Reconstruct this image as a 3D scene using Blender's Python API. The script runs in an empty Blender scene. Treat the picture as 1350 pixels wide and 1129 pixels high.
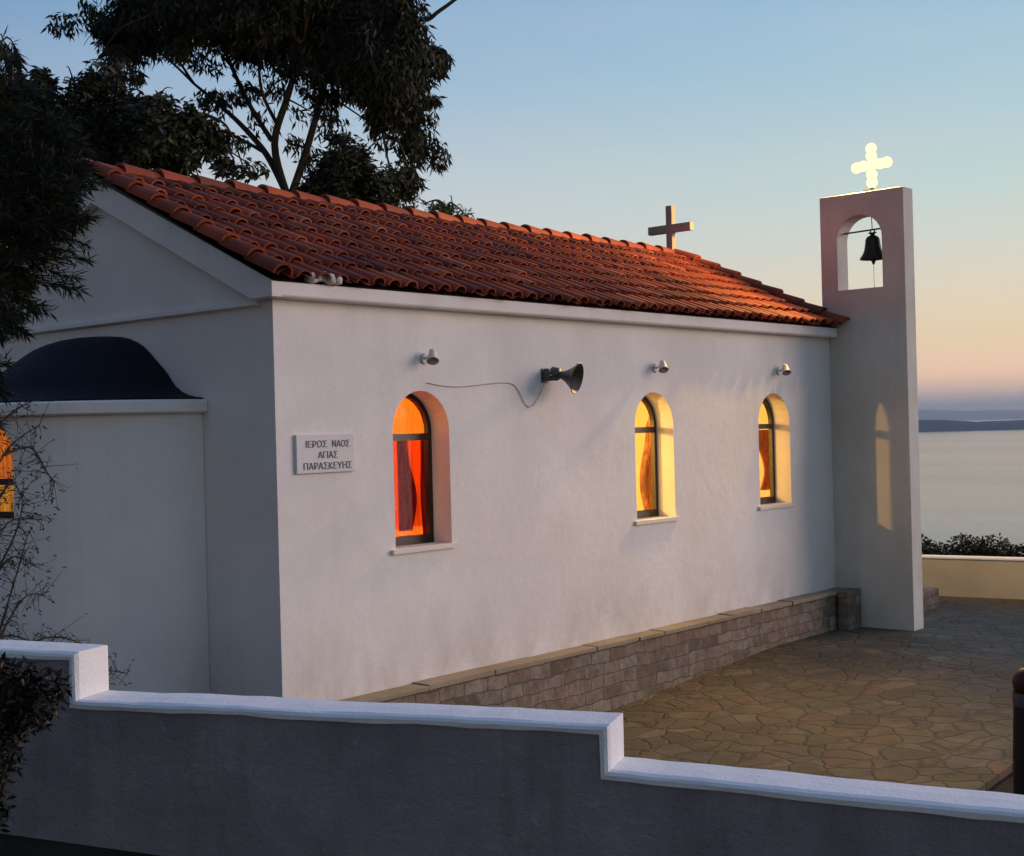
import bpy, bmesh, math, random
from mathutils import Vector, Matrix, noise
rnd = random.Random(7)
R_ = math.radians
HAZE = 7.5e-5
sc = bpy.context.scene
col = sc.collection

# ------------------------------------------------------------------ camera
CAM = Vector((8.4023, -6.8494, 2.2151))
CR = Vector((0.7563671, 0.65364379, -0.02566331))
CU = Vector((0.01983236, 0.01629986, 0.99967044))
CF = Vector((-0.653846684, 0.756626798, 0.000634617))
FPX = 1769.45
cd = bpy.data.cameras.new('camera')
cam = bpy.data.objects.new('camera', cd); col.objects.link(cam)
cd.sensor_fit = 'HORIZONTAL'; cd.sensor_width = 36; cd.lens = 36 * FPX / 1350
cd.clip_start = .05; cd.clip_end = 150000
m3 = Matrix((CR, CU, -CF)).transposed()
cam.matrix_world = Matrix.Translation(CAM) @ m3.to_4x4()
sc.camera = cam

def at(u, v, d):
    """point at distance d along the view for a direction measured on the photograph"""
    return CAM + d * (CF + CR * ((u - 675) / FPX) - CU * ((v - 564.5) / FPX))

# ------------------------------------------------------------------ materials
def mat(name, base=(.5, .5, .5), rough=.8, spec=.3, metal=0.):
    m = bpy.data.materials.new(name); m.use_nodes = True
    nt = m.node_tree; b = nt.nodes['Principled BSDF']
    b.inputs['Base Color'].default_value = (*base, 1); b.inputs['Roughness'].default_value = rough
    b.inputs['Metallic'].default_value = metal; b.inputs['Specular IOR Level'].default_value = spec
    return m, nt, b

class NT:
    def __init__(s, nt): s.nt = nt
    def n(s, t, **kw):
        x = s.nt.nodes.new(t)
        for k, v in kw.items():
            if k.startswith('i_'): x.inputs[k[2:].replace('_', ' ')].default_value = v
            else: setattr(x, k, v)
        return x
    def l(s, a, b): s.nt.links.new(a, b)

def pos(T, scale=(1, 1, 1)):
    g = T.n('ShaderNodeNewGeometry'); mp = T.n('ShaderNodeMapping'); mp.inputs['Scale'].default_value = scale
    T.l(g.outputs['Position'], mp.inputs['Vector']); return mp.outputs['Vector']

def ramp(T, fac, stops, interp='LINEAR'):
    r = T.n('ShaderNodeValToRGB'); cr = r.color_ramp; cr.interpolation = interp
    while len(cr.elements) < len(stops): cr.elements.new(.5)
    for e, (p, c) in zip(cr.elements, stops):
        e.position = p; e.color = (*c, 1) if len(c) == 3 else c
    if fac is not None: T.l(fac, r.inputs['Fac'])
    return r.outputs['Color']

def noisetex(T, vec, scale, detail=5, rough=.6):
    n = T.n('ShaderNodeTexNoise'); n.inputs['Scale'].default_value = scale; n.inputs['Detail'].default_value = detail
    n.inputs['Roughness'].default_value = rough; T.l(vec, n.inputs['Vector']); return n.outputs['Fac']

def mixc(T, fac, a, b, blend='MIX'):
    m = T.n('ShaderNodeMix', data_type='RGBA', blend_type=blend)
    for s, x in ((m.inputs['Factor'], fac), (m.inputs[6], a), (m.inputs[7], b)):
        if hasattr(x, 'default_value') or hasattr(x, 'is_linked'): T.l(x, s)
        elif isinstance(x, (int, float)): s.default_value = x
        else: s.default_value = (*x, 1)
    return m.outputs[2]

def bump(T, b, h, strength=.3, dist=.01):
    bn = T.n('ShaderNodeBump'); bn.inputs['Strength'].default_value = strength; bn.inputs['Distance'].default_value = dist
    T.l(h, bn.inputs['Height']); T.l(bn.outputs['Normal'], b.inputs['Normal'])

def plaster(name, c0, c1, bs=.35, streak=0.):
    m, nt, b = mat(name, c0, .88, .2); T = NT(nt); p = pos(T)
    a = noisetex(T, p, .9, 6); base = ramp(T, a, [(.35, c0), (.68, c1)])
    if streak:
        s = noisetex(T, pos(T, (2.1, 2.1, .5)), 1.3, 7, .7)
        f = ramp(T, s, [(.45, (0, 0, 0)), (.8, (streak, streak, streak))])
        base = mixc(T, f, base, (.35, .31, .26))
    T.l(base, b.inputs['Base Color'])
    big = noisetex(T, p, 5, 4); fine = noisetex(T, p, 70, 6, .7)
    h = mixc(T, .35, big, fine); bump(T, b, h, bs, .02)
    return m

M = {}
M['white'] = plaster('white_lime_plaster', (.72, .70, .67), (.81, .79, .76), .5, .09)
nt = M['white'].node_tree; T = NT(nt); b = nt.nodes['Principled BSDF']; base = b.inputs['Base Color'].links[0].from_socket
g = T.n('ShaderNodeNewGeometry'); sp_ = T.n('ShaderNodeSeparateXYZ'); T.l(g.outputs['Position'], sp_.inputs[0])
zr = T.n('ShaderNodeMapRange'); zr.inputs[1].default_value = .0; zr.inputs[2].default_value = .75; zr.inputs[3].default_value = .55; zr.inputs[4].default_value = 0.; T.l(sp_.outputs[2], zr.inputs[0])
sm = T.n('ShaderNodeMath', operation='MULTIPLY'); T.l(zr.outputs[0], sm.inputs[0]); T.l(ramp(T, noisetex(T, pos(T, (1, 1, .6)), 2.6, 8, .7), [(.36, (0, 0, 0)), (.7, (1, 1, 1))]), sm.inputs[1])
base = mixc(T, sm.outputs[0], base, (.40, .34, .27))
base = mixc(T, ramp(T, noisetex(T, pos(T), .55, 9, .62), [(.5, (0, 0, 0)), (.62, (.16, .16, .16))]), base, (.62, .57, .53))
nz = T.n('ShaderNodeTexNoise'); nz.inputs['Scale'].default_value = 3.; nz.inputs['Detail'].default_value = 5; T.l(g.outputs['Position'], nz.inputs['Vector'])
va = T.n('ShaderNodeVectorMath', operation='MULTIPLY_ADD'); va.inputs[1].default_value = (.5, .5, .5); T.l(nz.outputs['Color'], va.inputs[0]); T.l(g.outputs['Position'], va.inputs[2])
ck = T.n('ShaderNodeTexVoronoi', feature='DISTANCE_TO_EDGE', i_Scale=.55); T.l(va.outputs[0], ck.inputs['Vector'])
km = T.n('ShaderNodeMath', operation='MULTIPLY'); T.l(ramp(T, ck.outputs['Distance'], [(0, (.16, .16, .16)), (.004, (0, 0, 0))]), km.inputs[0]); T.l(ramp(T, noisetex(T, pos(T), .7, 2), [(.5, (0, 0, 0)), (.6, (1, 1, 1))]), km.inputs[1])
base = mixc(T, km.outputs[0], base, (.34, .30, .27)); T.l(base, b.inputs['Base Color'])
M['inner'] = plaster('cream_inner_plaster', (.78, .70, .55), (.80, .73, .58), .2)
M['trim'] = plaster('white_trim_paint', (.76, .74, .71), (.81, .79, .76), .35, .22)
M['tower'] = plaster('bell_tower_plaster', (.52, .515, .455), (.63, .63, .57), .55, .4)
M['coping'] = plaster('whitewashed_coping', (.78, .78, .77), (.84, .84, .83), .6)
m, nt, b = mat('grey_cement_render', (.24, .21, .21), .93, .12); T = NT(nt); p = pos(T)
c = ramp(T, noisetex(T, p, 2.2, 8, .68), [(.28, (.25, .22, .23)), (.5, (.35, .31, .315)), (.72, (.44, .39, .385))])
c = mixc(T, ramp(T, noisetex(T, pos(T, (5, 5, .5)), 1.4, 6, .65), [(.5, (0, 0, 0)), (.74, (.6, .6, .6))]), c, (.19, .165, .16))
c = mixc(T, ramp(T, noisetex(T, p, 17, 3, .5), [(.66, (0, 0, 0)), (.74, (.5, .5, .5))]), c, (.50, .46, .45)); T.l(c, b.inputs['Base Color'])
h = mixc(T, .5, noisetex(T, pos(T, (1, 1, 1.8)), 7, 4), noisetex(T, p, 55, 8, .75)); bump(T, b, h, 1., .035); M['cement'] = m
M['parapet'] = plaster('cream_parapet_plaster', (.40, .37, .31), (.50, .47, .40), .5)
M['blue'], _, _ = mat('navy_blue_paint', (.004, .0045, .012), .7, .2)
M['metal'], _, _ = mat('dark_brown_metal_frame', (.018, .014, .012), .45, .5)
M['marble'] = plaster('marble_slab', (.66, .66, .65), (.76, .76, .75), .05)
M['letter'], _, _ = mat('carved_dark_letters', (.17, .15, .155), .8)
M['sill'] = plaster('marble_sill', (.70, .67, .62), (.76, .73, .68), .1)
M['bronze'], _, _ = mat('dark_bronze', (.03, .028, .022), .42, .5, .7)
M['iron'], _, _ = mat('rusty_iron', (.04, .03, .025), .7, .4, .3)
M['horn'], nt, b = mat('grey_horn_enamel', (.07, .065, .065), .38, .5)
M['horninner'], _, _ = mat('dark_horn_throat', (.05, .045, .045), .5, .4)
M['lampbody'], _, _ = mat('white_lamp_enamel', (.55, .54, .52), .5, .4)
M['lampglass'], _, _ = mat('grey_lamp_glass', (.16, .16, .16), .2, .6)
M['cable'], _, _ = mat('grey_cable', (.40, .33, .33), .7)
M['mortar'] = plaster('pale_mortar', (.50, .47, .42), (.62, .58, .52), .8)
M['crossstone'] = plaster('weathered_concrete', (.30, .26, .23), (.42, .37, .33), .8)
M['darkwood'], _, _ = mat('dark_stained_wood', (.022, .014, .012), .6)
M['wooden_floor'], _, _ = mat('floor_tiles_inside', (.35, .26, .18), .5)

# glass
m = bpy.data.materials.new('window_glass'); m.use_nodes = True; nt = m.node_tree; nt.nodes.clear(); T = NT(nt)
o = T.n('ShaderNodeOutputMaterial'); mx = T.n('ShaderNodeMixShader'); tr = T.n('ShaderNodeBsdfTransparent'); gl = T.n('ShaderNodeBsdfGlossy')
tr.inputs['Color'].default_value = (.93, .94, .93, 1); gl.inputs['Roughness'].default_value = .03
lw = T.n('ShaderNodeLayerWeight'); lw.inputs[0].default_value = .5
fp = T.n('ShaderNodeMath', operation='POWER'); fp.inputs[1].default_value = 4.; T.l(lw.outputs['Facing'], fp.inputs[0])
fr = T.n('ShaderNodeMapRange'); fr.inputs[3].default_value = .018; fr.inputs[4].default_value = .35; T.l(fp.outputs[0], fr.inputs[0])
T.l(fr.outputs[0], mx.inputs[0]); T.l(tr.outputs[0], mx.inputs[1]); T.l(gl.outputs[0], mx.inputs[2]); T.l(mx.outputs[0], o.inputs[0])
M['glass'] = m

def fabric(name, c, trans):
    m = bpy.data.materials.new(name); m.use_nodes = True; nt = m.node_tree; nt.nodes.clear(); T = NT(nt)
    o = T.n('ShaderNodeOutputMaterial'); mx = T.n('ShaderNodeMixShader'); mx.inputs[0].default_value = trans
    d = T.n('ShaderNodeBsdfDiffuse'); t = T.n('ShaderNodeBsdfTranslucent')
    w = noisetex(T, pos(T, (1, 1, .06)), 26, 4)  # vertical stripes in the colour stand in for light and dark folds
    cc = ramp(T, w, [(.36, tuple(x * .42 for x in c)), (.62, c)])
    T.l(cc, d.inputs['Color']); T.l(cc, t.inputs['Color'])
    T.l(d.outputs[0], mx.inputs[1]); T.l(t.outputs[0], mx.inputs[2]); T.l(mx.outputs[0], o.inputs[0])
    return m
M['redsheer'] = fabric('orange_red_sheer', (.50, .055, .006), .75)
nt = M['redsheer'].node_tree; T = NT(nt); o_ = nt.nodes['Material Output']; old = o_.inputs[0].links[0].from_socket
mx = T.n('ShaderNodeMixShader'); mx.inputs[0].default_value = .26; tp = T.n('ShaderNodeBsdfTransparent'); tp.inputs[0].default_value = (1, .6, .25, 1)
T.l(old, mx.inputs[1]); T.l(tp.outputs[0], mx.inputs[2]); T.l(mx.outputs[0], o_.inputs[0])
M['reddrape'] = fabric('deep_red_drape', (.22, .012, .008), .5)
M['beige'] = fabric('amber_drape', (.72, .36, .14), .55)
M['salmon'] = fabric('salmon_cloth', (.40, .17, .075), .4)
M['straw'] = fabric('straw_cloth', (.36, .25, .10), .4)
M['rust'] = fabric('rust_drape', (.55, .17, .06), .5)

def emis(name, c, s):
    m = bpy.data.materials.new(name); m.use_nodes = True; nt = m.node_tree; nt.nodes.clear(); T = NT(nt)
    o = T.n('ShaderNodeOutputMaterial'); e = T.n('ShaderNodeEmission')
    e.inputs[0].default_value = (*c, 1); e.inputs[1].default_value = s; T.l(e.outputs[0], o.inputs[0]); return m
M['bulb'] = emis('glowing_bulb', (1, .74, .29), 2.4)
M['candle'] = emis('glowing_chandelier_bulb', (1, .6, .2), 12)

# roof tiles
m, nt, b = mat('terracotta_tiles', (.3, .09, .05), .75, .25); T = NT(nt)
at_ = T.n('ShaderNodeAttribute'); at_.attribute_name = 'tint'
c = ramp(T, at_.outputs['Fac'], [(0, (.13, .022, .010)), (.45, (.25, .042, .014)), (.8, (.33, .062, .02)), (1, (.40, .11, .045))])
li = noisetex(T, pos(T), 21, 4, .6); c = mixc(T, ramp(T, li, [(.62, (0, 0, 0)), (.7, (.55, .55, .55))]), c, (.16, .13, .085))
st = noisetex(T, pos(T), 2.2, 8, .7); f = ramp(T, st, [(.42, (0, 0, 0)), (.72, (.8, .8, .8))])
c = mixc(T, f, c, (.09, .03, .018)); T.l(c, b.inputs['Base Color'])
bump(T, b, noisetex(T, pos(T), 60, 5), .35, .01); M['tile'] = m

# blocky stone plinth cladding
m, nt, b = mat('coursed_stone_cladding', (.3, .25, .2), .88, .2); T = NT(nt)
g = T.n('ShaderNodeNewGeometry'); sp_ = T.n('ShaderNodeSeparateXYZ'); T.l(g.outputs['Position'], sp_.inputs[0])
ad = T.n('ShaderNodeMath', operation='ADD'); T.l(sp_.outputs[0], ad.inputs[0]); T.l(sp_.outputs[1], ad.inputs[1])
cb = T.n('ShaderNodeCombineXYZ'); T.l(ad.outputs[0], cb.inputs[0]); T.l(sp_.outputs[2], cb.inputs[1])
nz = T.n('ShaderNodeTexNoise'); nz.inputs['Scale'].default_value = 3.2; nz.inputs['Detail'].default_value = 4; T.l(g.outputs['Position'], nz.inputs['Vector'])
va = T.n('ShaderNodeVectorMath', operation='MULTIPLY_ADD'); va.inputs[1].default_value = (.15, .10, 0); T.l(nz.outputs['Color'], va.inputs[0]); T.l(cb.outputs[0], va.inputs[2])
bk = T.n('ShaderNodeTexBrick'); bk.offset = .37; bk.squash = .62; bk.squash_frequency = 3; T.l(va.outputs[0], bk.inputs['Vector'])
for k, v in (('Scale', 1.), ('Mortar Size', .009), ('Mortar Smooth', .7), ('Bias', 0.), ('Brick Width', .31), ('Row Height', .125)): bk.inputs[k].default_value = v
bk.inputs['Color1'].default_value = (0, 0, 0, 1); bk.inputs['Color2'].default_value = (1, 1, 1, 1); bk.inputs['Mortar'].default_value = (.5, .5, .5, 1)
c = ramp(T, bk.outputs['Color'], [(0, (.13, .095, .07)), (.3, (.25, .19, .14)), (.6, (.31, .26, .21)), (.8, (.26, .17, .13)), (1, (.36, .31, .24))])
c = mixc(T, ramp(T, noisetex(T, pos(T), 6, 9, .72), [(.36, (0, 0, 0)), (.64, (.85, .85, .85))]), c, (.12, .095, .065))
c = mixc(T, ramp(T, noisetex(T, pos(T), 11, 7, .7), [(.5, (0, 0, 0)), (.72, (.6, .6, .6))]), c, (.36, .29, .22))
c = mixc(T, ramp(T, bk.outputs['Fac'], [(.2, (0, 0, 0)), (1, (.5, .5, .5))]), c, (.13, .115, .09)); T.l(c, b.inputs['Base Color'])
inv = ramp(T, bk.outputs['Fac'], [(0, (1, 1, 1)), (1, (0, 0, 0))]); bump(T, b, mixc(T, .45, inv, noisetex(T, pos(T), 16, 8, .7)), .8, .03)
M['stone'] = m
M['slab'] = plaster('stone_ledge_slab', (.24, .19, .13), (.36, .30, .22), .8)

# crazy paving
m, nt, b = mat('crazy_paving', (.2, .16, .12), .8, .25); T = NT(nt); p = pos(T, (1, 1, 0))
nz = T.n('ShaderNodeTexNoise'); nz.inputs['Scale'].default_value = 2.4; nz.inputs['Detail'].default_value = 3; T.l(p, nz.inputs['Vector'])
va = T.n('ShaderNodeVectorMath', operation='MULTIPLY_ADD'); va.inputs[1].default_value = (.3, .3, 0)
T.l(nz.outputs['Color'], va.inputs[0]); T.l(p, va.inputs[2])
vo = T.n('ShaderNodeTexVoronoi', i_Scale=3.4); T.l(va.outputs[0], vo.inputs['Vector'])
ve = T.n('ShaderNodeTexVoronoi', feature='DISTANCE_TO_EDGE', i_Scale=3.4); T.l(va.outputs[0], ve.inputs['Vector'])
sep = T.n('ShaderNodeSeparateColor'); T.l(vo.outputs['Color'], sep.inputs[0])
c = ramp(T, sep.outputs[0], [(0, (.085, .065, .036)), (.25, (.15, .11, .055)), (.5, (.125, .112, .07)), (.72, (.165, .092, .055)), (.88, (.14, .13, .10)), (1, (.215, .165, .09))])
c = mixc(T, ramp(T, noisetex(T, pos(T), 5, 8, .7), [(.36, (0, 0, 0)), (.66, (.85, .85, .85))]), c, (.07, .06, .036))
c = mixc(T, ramp(T, noisetex(T, pos(T), .8, 7, .65), [(.45, (0, 0, 0)), (.7, (.55, .55, .55))]), c, (.05, .045, .03))
c = mixc(T, ramp(T, noisetex(T, pos(T), 42, 6, .7), [(.52, (0, 0, 0)), (.75, (.6, .6, .6))]), c, (.2, .165, .1))
e = ramp(T, ve.outputs['Distance'], [(0, (.6, .6, .6)), (.012, (.55, .55, .55)), (.07, (0, 0, 0))])
c = mixc(T, e, c, (.052, .048, .032)); T.l(c, b.inputs['Base Color'])
h = ramp(T, ve.outputs['Distance'], [(0, (0, 0, 0)), (.07, (1, 1, 1))]); bump(T, b, mixc(T, .3, h, noisetex(T, pos(T), 18, 6)), .7, .02)
rr = T.n('ShaderNodeMapRange'); rr.inputs[3].default_value = .55; rr.inputs[4].default_value = .95; T.l(noisetex(T, pos(T), 3, 4), rr.inputs[0]); T.l(rr.outputs[0], b.inputs['Roughness'])
M['paving'] = m

m, nt, b = mat('dry_earth', (.06, .05, .04), .95, .1); T = NT(nt)
T.l(ramp(T, noisetex(T, pos(T), 1.2, 8, .7), [(.3, (.03, .024, .016)), (.7, (.085, .065, .045))]), b.inputs['Base Color'])
bump(T, b, noisetex(T, pos(T), 9, 8, .7), 1, .06); M['earth'] = m

m, nt, b = mat('far_coast_land', (.008, .05, .085), .95, .05); M['coast'] = m
m, nt, b = mat('far_mountain_land', (.04, .065, .08), .95, .05); M['mount'] = m

# sea
m, nt, b = mat('calm_sea', (.06, .11, .11), .12, .5); T = NT(nt)
p1 = pos(T, (.02, .02, .02)); p2 = pos(T, (.25, .25, .25))
h = mixc(T, .4, noisetex(T, p1, 1, 6, .6), noisetex(T, p2, 1, 5, .6)); bump(T, b, h, .14, 3.)
b.inputs['IOR'].default_value = 1.34
st = noisetex(T, pos(T, (.0006, .004, .001)), 1, 5); mr = T.n('ShaderNodeMapRange'); mr.inputs[3].default_value = .06; mr.inputs[4].default_value = .24
T.l(st, mr.inputs[0]); T.l(mr.outputs[0], b.inputs['Roughness']); M['sea'] = m

def foliage(name, c0, c1):
    m, nt, b = mat(name, c0, .6, .25); T = NT(nt)
    a = T.n('ShaderNodeAttribute'); a.attribute_name = 'tint'
    T.l(ramp(T, a.outputs['Fac'], [(0, c0), (1, c1)]), b.inputs['Base Color']); return m
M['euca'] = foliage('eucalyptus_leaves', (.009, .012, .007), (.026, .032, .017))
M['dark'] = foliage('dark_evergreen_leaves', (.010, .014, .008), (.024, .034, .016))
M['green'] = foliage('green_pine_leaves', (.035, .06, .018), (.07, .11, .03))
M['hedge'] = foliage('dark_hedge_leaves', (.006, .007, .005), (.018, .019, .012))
m, nt, b = mat('tree_bark', (.05, .04, .032), .9, .1); T = NT(nt)
T.l(ramp(T, noisetex(T, pos(T, (3, 3, .6)), 4, 6), [(.3, (.028, .022, .018)), (.7, (.075, .062, .05))]), b.inputs['Base Color']); M['bark'] = m

# ------------------------------------------------------------------ mesh helpers
class MB:
    def __init__(s): s.v = []; s.f = []; s.t = []; s.tint = 0.5
    def add(s, vs, fs):
        o = len(s.v); s.v += [tuple(x) for x in vs]
        for f in fs: s.f.append(tuple(i + o for i in f)); s.t.append(s.tint)
    def box(s, x0, x1, y0, y1, z0, z1):
        s.add([(x, y, z) for x in (x0, x1) for y in (y0, y1) for z in (z0, z1)],
              [(0, 1, 3, 2), (4, 6, 7, 5), (0, 4, 5, 1), (2, 3, 7, 6), (0, 2, 6, 4), (1, 5, 7, 3)])
    def prism(s, poly, vec):
        n = len(poly); vec = Vector(vec); p = [Vector(q) for q in poly]
        s.add(p + [q + vec for q in p], [tuple(range(n)), tuple(range(n, 2 * n))] + [(i, (i + 1) % n, n + (i + 1) % n, n + i) for i in range(n)])
    def tube(s, pts, r0, r1=None, n=6):
        r1 = r0 if r1 is None else r1; pts = [Vector(p) for p in pts]; vs = []; fs = []; k = len(pts)
        for i, p in enumerate(pts):
            d = (pts[min(i + 1, k - 1)] - pts[max(i - 1, 0)]).normalized()
            a = d.orthogonal().normalized(); bb = d.cross(a); r = r0 + (r1 - r0) * i / max(1, k - 1)
            if i and False: pass
            if i:
                a = (pa - d * pa.dot(d)).normalized(); bb = d.cross(a)
            pa = a
            vs += [p + r * (math.cos(2 * math.pi * j / n) * a + math.sin(2 * math.pi * j / n) * bb) for j in range(n)]
        for i in range(k - 1):
            for j in range(n): fs.append((i * n + j, i * n + (j + 1) % n, (i + 1) * n + (j + 1) % n, (i + 1) * n + j))
        fs += [tuple(range(n)), tuple(range((k - 1) * n, k * n))]; s.add(vs, fs)
    def lathe(s, prof, o, axis=(0, 0, 1), n=24, a0=0, a1=2 * math.pi):
        ax = Vector(axis).normalized(); a = ax.orthogonal().normalized() if abs(ax.z) < .999 else Vector((1, 0, 0)); bb = ax.cross(a); o = Vector(o)
        full = abs(a1 - a0 - 2 * math.pi) < 1e-6; m_ = n if full else n + 1; vs = []
        for r, h in prof:
            for j in range(m_):
                t = a0 + (a1 - a0) * j / n; vs.append(o + ax * h + r * (math.cos(t) * a + math.sin(t) * bb))
        fs = []
        for i in range(len(prof) - 1):
            for j in range(n):
                k2 = (j + 1) % m_; fs.append((i * m_ + j, i * m_ + k2, (i + 1) * m_ + k2, (i + 1) * m_ + j))
        s.add(vs, fs)
    def build(s, name, material, parent=None, loc=None, smooth=False, bevel=0., recalc=True, weld=True):
        off = Vector(loc) if loc is not None else Vector((0, 0, 0))
        p = parent
        while p is not None: off = off + p.location; p = p.parent
        me = bpy.data.meshes.new(name)
        me.from_pydata([tuple(Vector(v) - off) for v in s.v], [], s.f)
        if any(abs(t - .5) > 1e-6 for t in s.t):
            a = me.attributes.new('tint', 'FLOAT', 'FACE'); a.data.foreach_set('value', s.t)
        if weld or recalc:
            bm = bmesh.new(); bm.from_mesh(me)
            if weld: bmesh.ops.remove_doubles(bm, verts=bm.verts, dist=1e-5)
            if recalc: bmesh.ops.recalc_face_normals(bm, faces=bm.faces)
            bm.to_mesh(me); bm.free()
        me.materials.append(material)
        ob = bpy.data.objects.new(name, me); col.objects.link(ob)
        if loc is not None: ob.location = loc
        if parent is not None: ob.parent = parent
        if smooth:
            me.polygons.foreach_set('use_smooth', [True] * len(me.polygons))
        if bevel:
            bv = ob.modifiers.new('bevel', 'BEVEL'); bv.width = bevel; bv.segments = 2; bv.limit_method = 'ANGLE'
        return ob

def tag(o, label=None, cat=None, group=None, kind=None):
    for k, v in (('label', label), ('category', cat), ('group', group), ('kind', kind)):
        if v: o[k] = v
    return o
def thing(name, loc, label, cat, group=None):
    o = bpy.data.objects.new(name, None); col.objects.link(o); o.location = loc; o.empty_display_size = .2
    return tag(o, label, cat, group)

def curve(pts, n=5):
    """Catmull-Rom through points"""
    pts = [Vector(p) for p in pts]; P_ = [pts[0]] + pts + [pts[-1]]; out = []
    for i in range(1, len(P_) - 2):
        for k in range(n):
            t = k / n; a, b_, c_, d = P_[i - 1:i + 3]
            out.append(.5 * ((2 * b_) + (-a + c_) * t + (2 * a - 5 * b_ + 4 * c_ - d) * t * t + (-a + 3 * b_ - 3 * c_ + d) * t ** 3))
    return out + [pts[-1]]

class Opening:
    def __init__(s, a, b, sill, spring, arch=True, seg=14):
        s.a, s.b, s.sill, s.spring, s.arch, s.seg = a, b, sill, spring, arch, seg
    def breaks(s):
        c = (s.a + s.b) / 2; r = (s.b - s.a) / 2
        if not s.arch: return [s.a, s.b]
        return [c - r * math.cos(math.pi * i / s.seg) for i in range(s.seg + 1)]
    def top(s, x):
        c = (s.a + s.b) / 2; r = (s.b - s.a) / 2
        return s.spring + (math.sqrt(max(0, r * r - (x - c) ** 2)) if s.arch else 0)

def wall_with_openings(mb, f, s0, s1, zb, zt, ops, extra=()):
    """f(s, z, d): d=0 outer skin, d=1 inner skin"""
    br = sorted(set([round(x, 6) for x in [s0, s1] + list(extra) + [x for o in ops for x in o.breaks()]]))
    def q(*p): mb.add([f(*x) for x in p], [tuple(range(len(p)))])
    for a, b in zip(br, br[1:]):
        mid = (a + b) / 2; o = next((o for o in ops if o.a < mid < o.b), None)
        for d in (0, 1):
            if o is None: q((a, zb, d), (b, zb, d), (b, zt, d), (a, zt, d))
            else:
                if o.sill > zb: q((a, zb, d), (b, zb, d), (b, o.sill, d), (a, o.sill, d))
                q((a, o.top(a), d), (b, o.top(b), d), (b, zt, d), (a, zt, d))
        if o is not None:
            q((a, o.sill, 0), (b, o.sill, 0), (b, o.sill, 1), (a, o.sill, 1))
            q((a, o.top(a), 0), (b, o.top(b), 0), (b, o.top(b), 1), (a, o.top(a), 1))
        q((a, zb, 0), (b, zb, 0), (b, zb, 1), (a, zb, 1)); q((a, zt, 0), (b, zt, 0), (b, zt, 1), (a, zt, 1))
    for o in ops:
        for e in (o.a, o.b): q((e, o.sill, 0), (e, o.spring, 0), (e, o.spring, 1), (e, o.sill, 1))
    for e in (s0, s1): q((e, zb, 0), (e, zt, 0), (e, zt, 1), (e, zb, 1))

# ------------------------------------------------------------------ chapel
L = 9.328; W = 4.8; XC = -W / 2; H = 3.3; TH = .30
chapel = thing('chapel', (0, 0, -.5), 'small white chapel with red tiled gable roof and three arched windows aglow', 'chapel')
WIN = [(1.29, 2.0), (4.885, 5.615), (7.455, 8.215)]
SILL, TOP = 1.19, 2.575
ops = [Opening(a, b, SILL, TOP - (b - a) / 2) for a, b in WIN]
mb = MB(); wall_with_openings(mb, lambda s, z, d: (-TH * d, s, z), 0, L, -.9, H, ops)
mb.build('side_wall', M['white'], chapel)
mb = MB(); wall_with_openings(mb, lambda s, z, d: (-W + TH * d, s, z), 0, L, -.9, H, [])
mb.build('side_wall', M['white'], chapel)
# end walls (with gables)
RZ = 4.52
mb = MB(); o_in = Opening(XC - .95, XC + .95, 0., 2.38, False)
wall_with_openings(mb, lambda s, z, d: (s, .002 + (TH - .002) * d, z), -W + TH, -TH, -.9, H, [o_in])
mb.prism([(-W + .001, .001, H), (-.001, .001, H), (XC, .001, RZ)], (0, TH, 0))
mb.build('apse_end_wall', M['white'], chapel)
mb = MB(); mb.box(-W + TH, -TH, L - TH, L - .002, -.9, H); mb.prism([(-W + .001, L - TH, H), (-.001, L - TH, H), (XC, L - TH, RZ)], (0, TH - .002, 0))
mb.build('tower_end_wall', M['white'], chapel)
mb = MB(); mb.box(-W + TH, -TH, TH, L - TH, -.1, 0.); mb.build('inner_floor', M['wooden_floor'], chapel)
mb = MB(); mb.box(-W + TH + .003, -TH - .003, TH + .003, L - TH - .003, H - .1, H - .004); mb.build('inner_ceiling', M['inner'], chapel)
# inner skins in cream
mb = MB(); mb.box(-W + TH + .003, -W + TH + .02, TH, L - TH, .003, H - .11); mb.box(-W + TH + .022, -TH - .004, L - TH - .02, L - TH - .003, .003, H - .11)
mb.build('inner_lining', M['inner'], chapel)

# side cornices: projecting fascia under the eaves
for sx in (1, -1):
    mb = MB(); f = (lambda x: x) if sx > 0 else (lambda x: -W - x)
    mb.prism([(f(.003), -.11, 3.30), (f(.115), -.11, 3.305), (f(.128), -.11, 3.32), (f(.128), -.11, 3.43), (f(.003), -.11, 3.43)], (0, L + .11 - .012, 0))
    mb.build('cornice', M['trim'], chapel, bevel=.006)
# pediment cornice on the apse end: raking bands + horizontal string course
mb = MB()
sl = (4.62 - 3.42) / 2.59
def rz(x): return 3.36 + sl * (-x if x > XC else (x + W))    # underside line of the raking band
for sx in (1, -1):
    f = (lambda x: x) if sx > 0 else (lambda x: -W - x)
    mb.prism([(f(.126), -.108, 3.428), (f(.126), -.108, 3.302), (f(-.14), -.108, 3.30), (XC, -.108, 4.36), (XC, -.108, 4.60)], (0, .105, 0))
mb.build('raking_cornice', M['trim'], chapel, bevel=.006)
mb = MB(); mb.prism([(-W + .15, -.003, 3.245), (-W + .15, -.05, 3.262), (-W + .15, -.05, 3.296), (-W + .15, -.003, 3.298)], (W - .30, 0, 0))
mb.build('string_course', M['trim'], chapel)

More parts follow.
